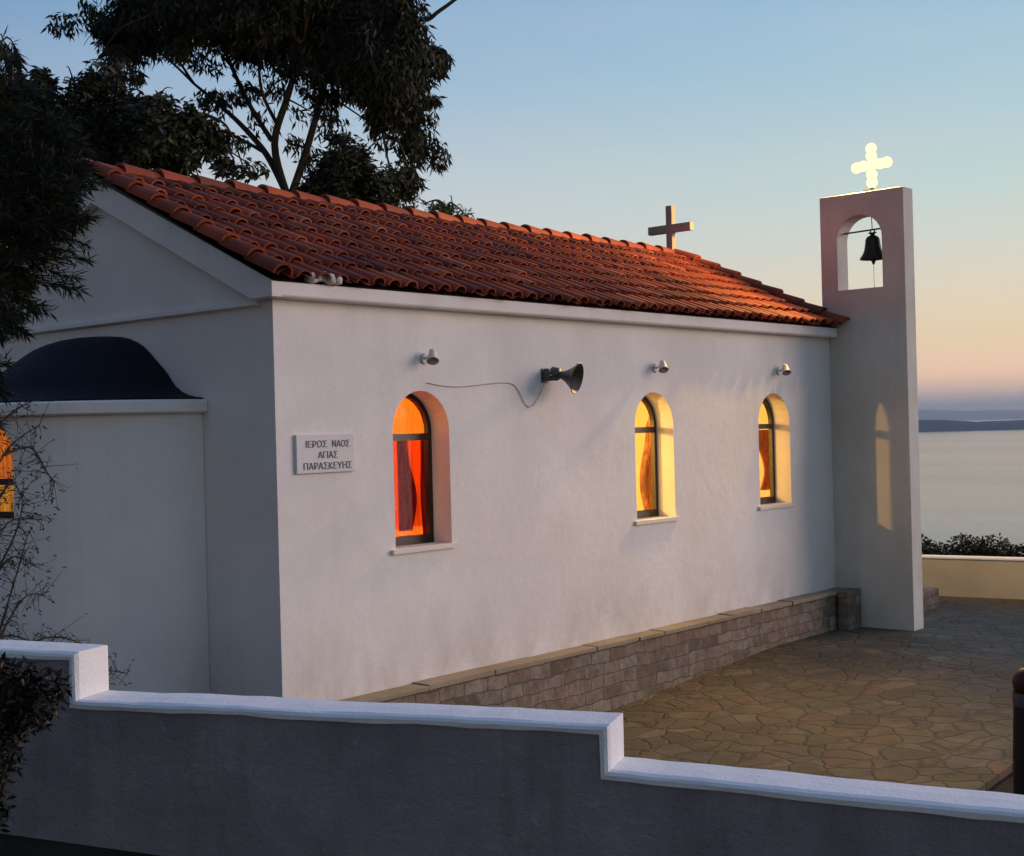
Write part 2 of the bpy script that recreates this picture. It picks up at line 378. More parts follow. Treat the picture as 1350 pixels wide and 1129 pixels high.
# roof
roof = MB()
EX, EZ = .165, 3.425; RX, RZT = XC, 4.625
slope = Vector((RX - EX, 0, RZT - EZ)); SLEN = slope.length; su = slope.normalized(); nrm = Vector((-su.z, 0, su.x)); nrm = -nrm if nrm.z < 0 else nrm
Y0, Y1 = -.13, L - .01
P = .2; ncol = round((Y1 - Y0) / P); P = (Y1 - Y0) / ncol; nrow = 8; EXP = SLEN / nrow
def mir(p, side): return Vector(p) if side > 0 else Vector((-W - p[0], p[1], p[2]))
for side in (1, -1):
    for c_ in range(ncol):
        yc = Y0 + P * (c_ + .5)
        for r_ in range(nrow):
            jy = rnd.gauss(0, .007); jn = rnd.uniform(-.004, .008); js = rnd.gauss(0, .014)
            roof.tint = min(1, max(0, rnd.gauss(.48, .3))) + .0013
            a0 = EXP * r_ - (.02 if r_ == 0 else .0) + js; a1 = min(SLEN, EXP * (r_ + 1) + .05)
            vs = []
            for (s_, rad, lift) in ((a0, .078, .028 + jn), (a1, .062, .004)):
                for k in range(7):
                    t = math.pi * k / 6
                    q = Vector((EX, yc + jy + rad * math.cos(t), EZ)) + su * s_ + nrm * (lift + .018 + rad * .82 * math.sin(t))
                    vs.append(mir(q, side))
            lip = [mir(Vector((EX, yc + jy + .062 * math.cos(math.pi * k / 6), EZ)) + su * a0 + nrm * (.028 + jn + .018 + .062 * .78 * math.sin(math.pi * k / 6)), side) for k in range(7)]
            fs = [(k, k + 1, 8 + k, 7 + k) for k in range(6)] + [(k, k + 1, 15 + k, 14 + k) for k in range(6)]
            roof.add(vs + lip, fs)
            # channel tile between this cover and the next
            roof.tint = min(1, max(0, rnd.gauss(.38, .2))) + .0013
            if c_ < ncol - 1:
                vs = []
                for (s_, lift) in ((a0 + .02, .022), (a1, .0)):
                    for k in range(5):
                        w = -1 + k / 2
                        q = Vector((EX, yc + P / 2 + .07 * w, EZ)) + su * s_ + nrm * (lift + .002 + .028 * w * w)
                        vs.append(mir(q, side))
                roof.add(vs, [(k, k + 1, 6 + k, 5 + k) for k in range(4)])
roof_o = roof.build('roof', M['tile'], chapel, recalc=True, weld=False)
# deck under the tiles
mb = MB()
for side in (1, -1):
    p0 = Vector((EX - .03, Y0 + .03, EZ)); p1 = Vector((RX, Y0 + .03, RZT + .01))
    prof = [mir(p0, side), mir(p1, side), mir(p1 - Vector((0, 0, .08)), side), mir(Vector((-.02, Y0 + .03, EZ + .02)), side)]
    mb.prism(prof, (0, Y1 - Y0 - .06, 0))
mb.build('roof_deck', M['darkwood'], roof_o)
# ridge caps
def caps(pts0, pts1, rad, n_, up, name):
    mb = MB(); a, b_ = Vector(pts0), Vector(pts1); d = (b_ - a).normalized(); ln = (b_ - a).length; sd = d.cross(up).normalized(); upn = sd.cross(d)
    for i in range(n_):
        mb.tint = min(1, max(0, rnd.gauss(.55, .22))) + .0013
        s0 = ln * i / n_; s1 = ln * (i + 1) / n_ + .06; vs = []
        j = rnd.uniform(-.006, .006)
        for s_, r_, lift in ((s0, rad * .86, -.004), (s1, rad * 1.06, .024 + j)):
            for k in range(9):
                t = math.pi * (k / 8) ; vs.append(a + d * s_ + sd * (r_ * math.cos(t)) + upn * (lift + r_ * math.sin(t) * .9))
        for k in range(9):
            t = math.pi * (k / 8); vs.append(a + d * s1 + sd * (rad * .85 * math.cos(t)) + upn * (.02 + j + rad * .82 * math.sin(t) * .9))
        mb.add(vs, [(k, k + 1, 10 + k, 9 + k) for k in range(8)] + [(9 + k, 10 + k, 19 + k, 18 + k) for k in range(8)])
    return mb.build(name, M['tile'], roof_o, weld=False)
caps((RX, Y1 + .03, RZT + .005), (RX, Y0 - .03, RZT + .005), .115, 23, Vector((0, 0, 1)), 'ridge_cap')
for yv in (Y0 + .02, Y1 - .045):
    for side in (1, -1):
        up = nrm if side > 0 else Vector((-nrm.x, 0, nrm.z))
        a = mir(Vector((RX, yv, RZT)) + nrm * .055, side); b_ = mir(Vector((EX + .02, yv, EZ)) + nrm * .055, side)
        caps(a, b_, .095, 8, up, 'verge_cap')
# mortar lump closing a tile end near the corner
mb = MB()
for k in range(5):
    c0 = Vector((.17 + rnd.uniform(-.02, .03) - .04, .30 + .06 * k, 3.478 + rnd.uniform(-.01, .015)))
    mb.lathe([(.001, .05), (.035, .04), (.058, .01), (.055, -.03), (.02, -.045), (.001, -.046)], c0, (0, 0, 1), 10)
mb.build('mortar_lump', M['mortar'], chapel, smooth=True)

# stone plinth with ledge slabs
def gz(y): return -.48 - .058 * max(0., 7.4 - y)
mb = MB(); mb.prism([(.002, -.15, -1.1), (.20, -.15, -1.1), (.17, -.15, -.035), (.002, -.15, -.035)], (0, L + .145, 0))
plinth = mb.build('stone_plinth', M['stone'], chapel, bevel=.008)
mb = MB(); y = -.16
while y < L - .02:
    w = min(rnd.uniform(.45, .95), L - .006 - y); mb.box(.002, .205 + rnd.uniform(-.012, .012), y + .006, y + w - .006, -.034, .006 + rnd.uniform(0, .014)); y += w
mb.build('ledge', M['slab'], plinth, bevel=.006)
mb = MB(); mb.box(.205, .36, L - .36, L - .004, -1., .02); mb.build('plinth_end_block', M['stone'], plinth, bevel=.01)

# windows
def window(f, o, name_parent, depth0, depth1, transom, sill_out=True, material=None):
    """frame ring in the opening; f(s,z,x) gives world with x metres from the outer face inwards"""
    mb = MB(); fw = .045
    c = (o.a + o.b) / 2; r = (o.b - o.a) / 2 - .002; n = 16
    outer = [(c - r, o.sill + .002)] + [(c - r * math.cos(math.pi * i / n), o.spring + r * math.sin(math.pi * i / n)) for i in range(n + 1)] + [(c + r, o.sill + .002)]
    ri = r - fw
    inner = [(c - ri, o.sill + .085)] + [(c - ri * math.cos(math.pi * i / n), o.spring + ri * math.sin(math.pi * i / n)) for i in range(n + 1)] + [(c + ri, o.sill + .085)]
    k = len(outer); vs = [f(*p, depth0) for p in outer] + [f(*p, depth0) for p in inner] + [f(*p, depth1) for p in outer] + [f(*p, depth1) for p in inner]
    fs = []
    for i in range(k):
        j = (i + 1) % k; fs += [(i, j, k + j, k + i), (2 * k + i, 2 * k + j, 3 * k + j, 3 * k + i), (i, j, 2 * k + j, 2 * k + i), (k + i, k + j, 3 * k + j, 3 * k + i)]
    mb.add(vs, fs)
    d0 = depth0 - .006
    def bar(s0, s1, z0, z1):
        mb.add([f(s, z, d) for s in (s0, s1) for z in (z0, z1) for d in (d0, depth1)], [(0, 1, 3, 2), (4, 6, 7, 5), (0, 4, 5, 1), (2, 3, 7, 6), (0, 2, 6, 4), (1, 5, 7, 3)])
    bar(c - ri, c + ri, transom - .032, transom + .032)
    fo = mb.build('window', material or M['metal'], name_parent)
    mb = MB(); dm = (depth0 + depth1) / 2
    g = [(c - ri, o.sill + .085)] + [(c - ri * math.cos(math.pi * i / n), o.spring + ri * math.sin(math.pi * i / n)) for i in range(n + 1)] + [(c + ri, o.sill + .085)]
    for a, b_ in zip(range(1, k // 2), range(k - 2, k // 2, -1)): pass
    mb.add([f(*p, dm) for p in g], [tuple(range(len(g)))])
    mb.build('glass', M['glass'], fo, recalc=False)
    return fo
fside = lambda s, z, x: (-x, s, z)
for o in ops:
    wo = window(fside, o, chapel, .225, .275, 2.165)
    mb = MB(); mb.box(-.222, .035, o.a - .05, o.b + .04, SILL - .035, SILL + .004) if False else None
    mb.box(.002, .035, o.a - .055, o.b + .045, SILL - .036, SILL + .003); mb.box(-.222, .001, o.a + .002, o.b - .002, SILL + .0005, SILL + .004)
    mb.build('sill', M['sill'], wo)

# apse
AR = 1.45; AT = .26
fap = lambda s, z, x: (XC + (AR - x) * math.sin(s), -(AR - x) * math.cos(s), z)
half = R_(89.9)
class OA(Opening):
    def top(s, x):
        c = (s.a + s.b) / 2; r = (s.b - s.a) / 2; return s.spring + .24 * math.sqrt(max(0, 1 - ((x - c) / r) ** 2))
o_a = OA(-.10, .475, 1.58, 2.16, True)
mb = MB(); wall_with_openings(mb, lambda s, z, d: fap(s, z, AT * d), -half, half, -.9, 2.415, [o_a], [-half + 2 * half * i / 40 for i in range(41)])
apse = mb.build('apse', M['white'], chapel)
def apse_ring(prof, name, m_, par, smooth=True):
    mb = MB(); n = 48; vs = []
    for r, z in prof:
        for j in range(n + 1):
            t = -half + 2 * half * j / n; vs.append((XC + r * math.sin(t), -r * math.cos(t), z))
    k = len(prof)
    mb.add(vs, [(i * (n + 1) + j, i * (n + 1) + j + 1, (i + 1) * (n + 1) + j + 1, (i + 1) * (n + 1) + j) for i in range(k - 1) for j in range(n)])
    return mb.build(name, m_, par, smooth=smooth)
apse_ring([(AR - .2, 2.416), (1.50, 2.416), (1.52, 2.43), (1.52, 2.515), (1.50, 2.53), (1.2, 2.53)], 'apse_cornice', M['trim'], apse, False)
apse_ring([(1.47, 2.532), (1.46, 2.545), (1.36, 2.555), (1.26, 2.575), (1.16, 2.61), (1.08, 2.655), (1.02, 2.71), (.97, 2.765), (.89, 2.83), (.80, 2.895), (.71, 2.965), (.62, 3.025), (.52, 3.07), (.40, 3.108), (.27, 3.132), (.13, 3.145), (.005, 3.15)], 'apse_dome', M['blue'], apse)
mb = MB(); mb.prism([(XC + 1.2 * math.sin(-half + 2 * half * i / 24), -1.2 * math.cos(-half + 2 * half * i / 24), 2.40) for i in range(25)], (0, 0, .01)); mb.build('apse_ceiling', M['inner'], apse)
# apse window (simple frame of the same metal)
mb = MB(); n = 16; vs = []
def arcpts(shr):
    c = (o_a.a + o_a.b) / 2; r = (o_a.b - o_a.a) / 2 - shr; return [(c - r, o_a.sill + shr * 1.4)] + [(c - r * math.cos(math.pi * i / n), o_a.spring - shr * .4 + (.24 - shr) * math.sin(math.pi * i / n)) for i in range(n + 1)] + [(c + r, o_a.sill + shr * 1.4)]
ou, inn = arcpts(.002), arcpts(.04); k = len(ou)
mb.add([fap(*p, .17) for p in ou] + [fap(*p, .17) for p in inn] + [fap(*p, .21) for p in ou] + [fap(*p, .21) for p in inn],
       [q for i in range(k) for j in [(i + 1) % k] for q in ((i, j, k + j, k + i), (2 * k + i, 2 * k + j, 3 * k + j, 3 * k + i), (i, j, 2 * k + j, 2 * k + i), (k + i, k + j, 3 * k + j, 3 * k + i))])
vs = [fap(o_a.a + .03 + (o_a.b - o_a.a - .06) * i / 8, z, d) for i in range(9) for z in (1.86, 1.91) for d in (.165, .212)]
mb.add(vs, [q for i in range(8) for a in [4 * i] for q in ((a, a + 4, a + 5, a + 1), (a + 2, a + 3, a + 7, a + 6), (a, a + 2, a + 6, a + 4), (a + 1, a + 5, a + 7, a + 3))])
aw = mb.build('window', M['metal'], apse)
mb = MB(); g = [(o_a.a + (o_a.b - o_a.a) * i / 16) for i in range(17)]
for a, b_ in zip(g, g[1:]): mb.add([fap(a, o_a.sill, .19), fap(b_, o_a.sill, .19), fap(b_, o_a.top(b_), .19), fap(a, o_a.top(a), .19)], [(0, 1, 2, 3)])
mb.build('glass', M['glass'], aw, recalc=False)

# curtains inside the windows
def curtain(name, label, o, material, s0, s1, z0, z1, x, folds, amp, waist=None, group='curtains hanging inside the chapel windows'):
    nz, ns = 60, folds * 18; vs = []; ph = rnd.uniform(0, 6)
    for i in range(nz + 1):
        z = z0 + (z1 - z0) * i / nz
        for j in range(ns + 1):
            t = j / ns; s = s0(z, t) if callable(s0) else s0 + (s1 - s0) * t
            d = x + amp * math.sin(2 * math.pi * folds * t + ph + .5 * math.sin(3 * z)) + amp * .4 * math.sin(2 * math.pi * folds * 2.3 * t + 1.7 * z)
            vs.append((-d, s, z))
    mb = MB(); mb.add(vs, [(i * (ns + 1) + j, i * (ns + 1) + j + 1, (i + 1) * (ns + 1) + j + 1, (i + 1) * (ns + 1) + j) for i in range(nz) for j in range(ns)])
    ob = mb.build(name, material, None, smooth=True); return tag(ob, label, 'curtain', group)
def pinch(z, zc, w): return math.exp(-((z - zc) / w) ** 2)
curtain('curtain', 'sheer orange-red curtain glowing across the arched window nearest the marble sign', ops[0], M['redsheer'], 1.10, 2.20, 1.1, 2.62, .43, 9, .013)
curtain('curtain', 'second red sheer layer added to darken the glow below the transom of the window nearest the marble sign', ops[0], M['redsheer'], 1.10, 2.20, 1.33, 2.14, .475, 8, .012)  # extra cloth added behind the first sheer so less light shows below the transom
curtain('curtain', 'deep red drape gathered on the left side of the window nearest the marble sign', ops[0], M['reddrape'],
        lambda z, t: 1.668 + (.125 + .115 * pinch(z, 1.60, .30)) * t, None, 1.31, 2.15, .345, 2, .010)
curtain('curtain', 'deep red drape gathered on the right side of the window nearest the marble sign', ops[0], M['reddrape'],
        lambda z, t: 2.30 - (.315 + .03 * pinch(z, 1.6, .3)) * t, None, 1.12, 2.15, .345, 5, .009)
curtain('curtain', 'amber drape tied back on the far side of the middle arched window', ops[1], M['beige'],
        lambda z, t: 6.05 - (.46 + .08 * math.sin(z * 5.) - .75 * max(0, z - 2.2)) * t, None, 1.14, 2.6, .38, 6, .035)
curtain('curtain', 'rust patterned drape low in the arched window beside the bell tower', ops[2], M['rust'],
        lambda z, t: 8.7 - (.42 + .36 * (1 - pinch(z, 1.6, .4))) * t, None, 1.35, 2.12, .40, 6, .03)

for zs, mt_, lb in (((1.885, 2.0, 2.1, 2.2, 2.36), 'salmon', 'short rust curtain high in the apse window at the left edge under the blue dome'), ((1.40, 1.55, 1.7, 1.884), 'straw', 'amber cloth low in the apse window at the left edge under the blue dome')):
    mb = MB(); vs = []; nn = 60
    for z in zs:
        for i in range(nn + 1):
            a = -.2 + .85 * i / nn; r_ = 1.13 + .012 * math.sin(i * .9); vs.append((XC + r_ * math.sin(a), -r_ * math.cos(a), z))
    mb.add(vs, [(j * (nn + 1) + i, j * (nn + 1) + i + 1, (j + 1) * (nn + 1) + i + 1, (j + 1) * (nn + 1) + i) for j in range(len(zs) - 1) for i in range(nn)])
    tag(mb.build('curtain', M[mt_], None, smooth=True), lb, 'curtain', 'curtains hanging inside the chapel windows')
# small oil lamp hanging before the apse
ol = thing('oil_lamp', (XC, .9, 2.3), 'small hanging brass oil lamp alight before the apse inside the chapel', 'oil lamp')
brass, _, _ = mat('polished_brass', (.5, .33, .1), .3, .5, 1.)
mb = MB(); mb.tube([(XC, .9, 2.46), (XC, .9, H - .1)], .004); mb.lathe([(.001, .02), (.03, .03), (.055, .07), (.06, .10), (.05, .14), (.055, .16), (.05, .16), (.045, .14)], (XC, .9, 2.32), n=16); mb.build('cup', brass, ol, smooth=True)
mb = MB(); mb.lathe([(.001, .05), (.008, .03), (.012, .012), (.006, 0), (.001, 0)], (XC, .9, 2.47), n=8); mb.build('flame', M['candle'], ol, smooth=True)
# chandelier inside
ch = thing('chandelier', (XC, 3.9, 2.62), 'brass ring chandelier with lit candle bulbs hanging inside the chapel', 'chandelier')
mb = MB(); mb.tube([(XC, 3.9, 2.78), (XC, 3.9, H - .1)], .012); mb.lathe([(.01, .16), (.05, .12), (.03, .06), (.06, .02), (.01, -.02)], (XC, 3.9, 2.66), n=14)
mb.build('stem', brass, ch)
mb = MB(); mb.lathe([(.30, 0), (.315, .015), (.33, 0), (.315, -.015), (.30, 0)], (XC, 3.9, 2.72), n=28)
for k in range(3):
    a = k * 2.094; mb.tube([(XC, 3.9, 2.72), (XC + .31 * math.cos(a), 3.9 + .31 * math.sin(a), 2.72)], .008)
mb.build('ring', brass, ch)
for k in range(6):
    a = k * 1.0472 + .3; mb = MB(); mb.lathe([(.001, .09), (.018, .05), (.024, .02), (.012, 0), (.001, 0)], (XC + .315 * math.cos(a), 3.9 + .315 * math.sin(a), 2.737), n=10); mb.build('bulb', M['candle'], ch, smooth=True)
def point(name, loc, power, color, rad):
    ld = bpy.data.lights.new(name, 'POINT'); ld.energy = power; ld.color = color; ld.shadow_soft_size = rad
    lo = bpy.data.objects.new(name, ld); col.objects.link(lo); lo.location = loc; return lo
point('oil_lamp_light', (XC, .9, 2.26), 270, (1, .60, .18), .06)
lo = point('chandelier_light', (XC, 3.9, 2.5), 560, (1, .53, .10), .06)

# ------------------------------------------------------------------ bell tower
tower = thing('bell_tower', (.49, L + .15, -.5), 'flat white bell tower slab with an arched bell opening at the chapel end', 'bell tower')
TX0, TX1, TY0, TY1, TZ = -.092, 1.077, L + .001, L + .292, 5.168
ob_ = Opening(.147, .775, 3.92, 4.88 - .314)
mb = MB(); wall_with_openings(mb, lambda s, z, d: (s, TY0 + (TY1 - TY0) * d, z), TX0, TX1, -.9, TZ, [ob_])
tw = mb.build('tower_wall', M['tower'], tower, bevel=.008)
mb = MB(); mb.box(.02, .45, L + .30, L + 2.25, -.9, -.21); blk = mb.build('step', M['stone'], None, bevel=.015)
tag(blk, 'low stone step block on the paving behind the bell tower', 'step')

bell = thing('bell', (.595, L + .146, 4.69), 'dark bronze bell hanging from an iron bar in the arched tower opening', 'bell')
BZ = 4.30
mb = MB(); mb.lathe([(.165, 0), (.172, .008), (.158, .03), (.128, .075), (.108, .13), (.098, .20), (.092, .255), (.078, .285), (.05, .305), (.03, .312), (.03, .335), (.001, .34)], (.58, L + .146, BZ), n=32)
mb.lathe([(.165, 0), (.14, .02), (.11, .08), (.08, .26), (.001, .28)], (.58, L + .146, BZ), n=32); mb.build('bell_body', M['bronze'], bell, smooth=True)
mb = MB(); mb.tube([(.58, L + .146, BZ + .27), (.585, L + .146, BZ - .02)], .009); mb.lathe([(.001, .035), (.026, .02), (.032, 0), (.024, -.02), (.012, -.05), (.001, -.06)], (.585, L + .146, BZ - .015), n=12)
mb.build('clapper', M['iron'], bell, smooth=True)
mb = MB(); mb.tube([(.15, L + .146, 4.675), (.773, L + .146, 4.69)], .011); mb.box(.53, .63, L + .13, L + .162, BZ + .335, BZ + .352); mb.tube([(.55, L + .146, BZ + .345), (.555, L + .146, 4.69)], .009); mb.tube([(.61, L + .146, BZ + .345), (.605, L + .146, 4.69)], .009)
mb.tube([(.578, L + .146, 4.69), (.572, L + .146, 4.868)], .006)
mb.build('hanging_bar', M['iron'], bell)
mb = MB(); mb.tube([(.70, L + .13, BZ + .02), (.80, L + .10, BZ + .035), (.83, L + .08, BZ + .055)], .012, .014); mb.build('lever', M['iron'], bell)
mb = MB(); mb.tube([(.585, L + .146, BZ - .07), (.588, L + .143, BZ - .38)], .003); mb.build('rope', M['cable'], bell)

# lit cross of bulbs on the tower top
lc = thing('lit_cross', (.59, L + .15, TZ), 'glowing cross of round light bulbs standing on top of the bell tower', 'lit cross')
mb = MB(); mb.box(.50, .68, L + .07, L + .23, TZ + .001, TZ + .03); mb.box(.572, .608, L + .135, L + .165, TZ + .03, TZ + .60); mb.box(.36, .82, L + .137, L + .163, TZ + .34, TZ + .375)
mb.build('frame', M['iron'], lc)
CB = [(0, .13), (0, .235), (0, .36), (0, .475), (0, .575), (-.115, .36), (-.21, .35), (.115, .36), (.21, .365)]
for dx, dz in CB:
    mb = MB(); r = .070; mb.lathe([(max(.001, r * math.sin(math.pi * i / 8)), r * math.cos(math.pi * i / 8)) for i in range(9)], (.59 + dx, L + .150, TZ + dz), n=12)
    mb.build('bulb', M['bulb'], lc, smooth=True)

for dx, dz in ((-.11, .24), (.11, .24), (-.11, .475), (.11, .475)):
    ld = bpy.data.lights.new('lit_cross_light', 'POINT'); ld.energy = 520; ld.color = (1, .60, .16); ld.shadow_soft_size = .05
    lo = bpy.data.objects.new('lit_cross_light', ld); col.objects.link(lo); lo.location = (.59 + dx, L + .15, TZ + dz)
# roof cross
rc = MB(); cy = 9.24
rc.prism([(-2.452, cy - .045, RZT + .05), (-2.348, cy - .045, RZT + .05), (-2.348, cy - .045, 4.965), (-2.04, cy - .045, 4.965), (-2.04, cy - .045, 5.08), (-2.348, cy - .045, 5.08),
          (-2.348, cy - .045, 5.35), (-2.452, cy - .045, 5.35), (-2.452, cy - .045, 5.08), (-2.765, cy - .045, 5.08), (-2.765, cy - .045, 4.965), (-2.452, cy - .045, 4.965)], (0, .09, 0))
o = rc.build('roof_cross', M['crossstone'], None, loc=(XC, cy, RZT + .05), bevel=.006)
tag(o, 'plain grey-brown cross standing at the far end of the roof ridge', 'cross')

# ------------------------------------------------------------------ things on the wall
# marble plaque
pl = thing('plaque', (0, .5, 1.9), 'pale marble plaque with three lines of dark Greek lettering on the white wall', 'plaque')
mb = MB(); mb.box(.002, .028, .185, .818, 1.895, 2.212); slab = mb.build('slab', M['marble'], pl, bevel=.004)
for txt, yc, z, w in (('ΙΕΡΟΣ', .395, 2.125, .225), ('ΝΑΟΣ', .66, 2.125, .19), ('ΑΓΙΑΣ', .515, 2.035, .21), ('ΠΑΡΑΣKΕΥΗΣ', .515, 1.945, .52)):
    cu = bpy.data.curves.new('lettering', 'FONT'); cu.body = txt; cu.size = .1; cu.align_x = 'CENTER'; cu.extrude = .002
    tmp = bpy.data.objects.new('tmp', cu); col.objects.link(tmp)
    dg = bpy.context.evaluated_depsgraph_get(); me = bpy.data.meshes.new_from_object(tmp.evaluated_get(dg)); bpy.data.objects.remove(tmp)
    xs = [v.co.x for v in me.vertices]; wd = max(xs) - min(xs); ys = [v.co.y for v in me.vertices]; hh = max(ys)
    kx = w / wd; ky = .056 / hh
    for v in me.vertices: v.co = Vector((.0305 + v.co.z, yc + (v.co.x - (max(xs) + min(xs)) / 2) * kx, z - .02 + v.co.y * ky)) - pl.location
    me.materials.append(M['letter']); lo = bpy.data.objects.new('lettering', me); col.objects.link(lo); lo.parent = pl

# wall lamps
LAMPS = [(1.68, 2.85, 'small white wall lamp above the window nearest the marble sign'), (5.27, 2.83, 'small white wall lamp above the middle arched window'), (7.95, 2.84, 'small white wall lamp above the window beside the bell tower')]
def make_lamp(y, z):
    t = thing('wall_lamp', (0, y, z), '', '')
    mb = MB(); mb.lathe([(.045, 0), (.05, .006), (.045, .018), (.001, .02)], (.001, y + .02, z + .01), (1, 0, 0), 16); mb.build('base', M['lampbody'], t, smooth=False)
    mb = MB(); mb.tube([(.015, y + .02, z + .01), (.06, y + .02, z + .025), (.085, y + .0, z + .02)], .011, .011, 8); mb.build('arm', M['lampbody'], t)
    ax = Vector((.42, -.40, -.82)).normalized(); c0 = Vector((.095, y + .03, z + .055))
    mb = MB(); mb.lathe([(.001, -.03), (.028, -.028), (.036, 0), (.042, .05), (.055, .085), (.058, .09), (.052, .09), (.048, .082)], c0, ax, 18); mb.build('shade', M['lampbody'], t, smooth=True)
    mb = MB(); mb.lathe([(.05, .08), (.03, .088), (.001, .09)], c0, ax, 18); mb.build('lens', M['lampglass'], t, smooth=True)
    return t
proto = make_lamp(*LAMPS[0][:2])
for i, (y, z, lb) in enumerate(LAMPS):
    if i == 0: o = proto
    else:
        o = proto.copy(); col.objects.link(o); o.location = (0, y, z)
        for chd in proto.children:
            c_ = chd.copy(); col.objects.link(c_); c_.parent = o
    tag(o, lb, 'wall lamp', 'small lamps above the chapel windows')

# horn loudspeaker
sp = thing('loudspeaker', (0, 3.42, 2.73), 'dark grey horn loudspeaker on a bracket sticking out of the white wall', 'loudspeaker')
ax = Vector((.93, .28, -.22)).normalized(); c0 = Vector((.125, 3.475, 2.735))
mb = MB(); mb.lathe([(.034, 0), (.042, .03), (.058, .065), (.082, .10), (.112, .14), (.145, .175), (.155, .178), (.157, .183), (.151, .186)], c0, ax, 36); mb.build('horn', M['horn'], sp, smooth=True)
mb = MB(); mb.lathe([(.151, .186), (.138, .170), (.106, .136), (.076, .098), (.05, .06), (.03, .02), (.001, .02)], c0, ax, 36)
mb.lathe([(.001, .10), (.02, .098), (.036, .08), (.036, .04), (.001, .038)], c0, ax, 20); mb.build('throat', M['horninner'], sp, smooth=True)
mb = MB(); mb.lathe([(.001, -.105), (.05, -.102), (.066, -.09), (.066, -.025), (.056, -.008), (.03, .004)], c0, ax, 24); mb.build('driver', M['horn'], sp, smooth=True)
mb = MB(); mb.box(.002, .012, 3.33, 3.44, 2.66, 2.80)
mb.box(.012, .10, 3.342, 3.35, 2.68, 2.78); mb.box(.012, .10, 3.42, 3.428, 2.68, 2.78); mb.tube([(.09, 3.34, 2.73), (.09, 3.43, 2.73)], .012); mb.tube([(.09, 3.40, 2.73), (.11, 3.43, 2.742), (.10, 3.47, 2.74)], .018, .022, 8)
mb.build('bracket', M['horn'], sp)

# cable
pts = [(.008, 1.73, 2.645), (.008, 1.9, 2.622), (.009, 2.1, 2.612), (.008, 2.3, 2.622), (.009, 2.55, 2.643), (.009, 2.75, 2.655), (.008, 2.9, 2.64), (.009, 2.98, 2.57), (.01, 3.05, 2.47), (.01, 3.12, 2.425), (.01, 3.2, 2.45), (.012, 3.29, 2.55), (.02, 3.36, 2.66)]
mb = MB(); mb.tube(curve(pts, 5), .0042, .0042, 5); tag(mb.build('cable', M['cable']), 'thin grey cable sagging along the wall from window lamp to loudspeaker', 'cable')

# ------------------------------------------------------------------ front wall
A = CAM.copy(); Rh = Vector((CR.x, CR.y, 0)).normalized(); Fh = Vector((CF.x, CF.y, 0)).normalized()
WD = (.9455 * Rh - .3256 * Fh).normalized()                  # along the wall to the right
WN = Vector((-WD.y, WD.x, 0)); WN = WN if WN.dot(Fh) > 0 else -WN   # away from the viewer
W0 = Vector((CAM.x, CAM.y, 0)) + .31 * Rh + 4.4 * Fh          # foot of the middle step
fw = thing('stepped_wall', tuple(W0 + Vector((0, 0, .6))), 'dark grey roadside wall stepping down to the right under a white coping', 'wall')
def wpt(k, n, z): q = W0 + WD * k + WN * n; return (q.x, q.y, z)
levels = [(-4.7, -2.105, 1.425, 1.40), (-2.105, -.028, 1.223, 1.226), (-.028, 3.2, 1.077, .955)]
path = []
for k0, k1, z0, z1 in levels:
    n_ = 40
    for i in range(n_ + 1):
        k = k0 + (k1 - k0) * i / n_
        path.append((k, z0 + (z1 - z0) * i / n_ + (.005 * noise.noise((k * 2.3, 3.3, 0)) + .003 * noise.noise((k * 9, 1., 4.)) if 0 < i < n_ else 0)))
    if k1 < 3:
        nz = levels[levels.index((k0, k1, z0, z1)) + 1][2]
        for q in (.33, .66): path.append((k1 + .003 * noise.noise((q * 9, k1, 0)), z1 + (nz - z1) * q))
off = []
for i, (k, z) in enumerate(path):
    a = path[max(0, i - 1)]; b_ = path[min(len(path) - 1, i + 1)]
    n1 = Vector((-(z - a[1]), k - a[0])) if i else Vector((0, 1)); n2 = Vector((-(b_[1] - z), b_[0] - k)) if i < len(path) - 1 else n1
    n1 = n1.normalized() if n1.length else n2.normalized(); n2 = n2.normalized() if n2.length else n1
    m_ = n1 + n2; m_ = m_ / max(.5, m_.length_squared / 2) if m_.length > .3 else n1
    off.append(m_)
T_ = .20
body = MB(); zb = -1.4
for (a, oa), (b_, ob2) in zip(list(zip(path, off))[:-1], list(zip(path, off))[1:]):
    ia = (a[0] - oa[0] * .012, a[1] - oa[1] * .012); ib = (b_[0] - ob2[0] * .012, b_[1] - ob2[1] * .012)
    if abs(b_[0] - a[0]) > .012:
        body.add([wpt(ia[0], 0, zb), wpt(ib[0], 0, zb), wpt(ib[0], 0, ib[1]), wpt(ia[0], 0, ia[1]), wpt(ia[0], T_, zb), wpt(ib[0], T_, zb), wpt(ib[0], T_, ib[1]), wpt(ia[0], T_, ia[1])], [(0, 1, 2, 3), (4, 5, 6, 7), (3, 2, 6, 7)])
    else:
        body.add([wpt(*ia[:1], 0, ia[1]), wpt(ib[0], 0, ib[1]), wpt(ib[0], T_, ib[1]), wpt(ia[0], T_, ia[1])], [(0, 1, 2, 3)])
body.build('wall_body', M['cement'], fw)
cop = MB(); prof = []
for (k, z), o_ in zip(path, off):
    w = lambda q: .003 * noise.noise((k * 5., q * 7., 1.3 + z * 6))
    P_ = lambda n_, d: wpt(k + o_[0] * d, n_, z + o_[1] * d)
    prof.append([P_(-.006 + w(1), -.022 + 2 * w(7)), P_(-.009 + w(2), -.006), P_(-.004, .004 + w(8)), P_(.012, .010 + w(3)), P_(T_ * .5, .012 + w(4)), P_(T_ - .012, .010 + w(5)), P_(T_ + .004, .003), P_(T_ + .008, -.008), P_(T_ + .006, -.024), P_(T_ * .5, -.0115)])
n = len(prof[0]); ns = len(prof)
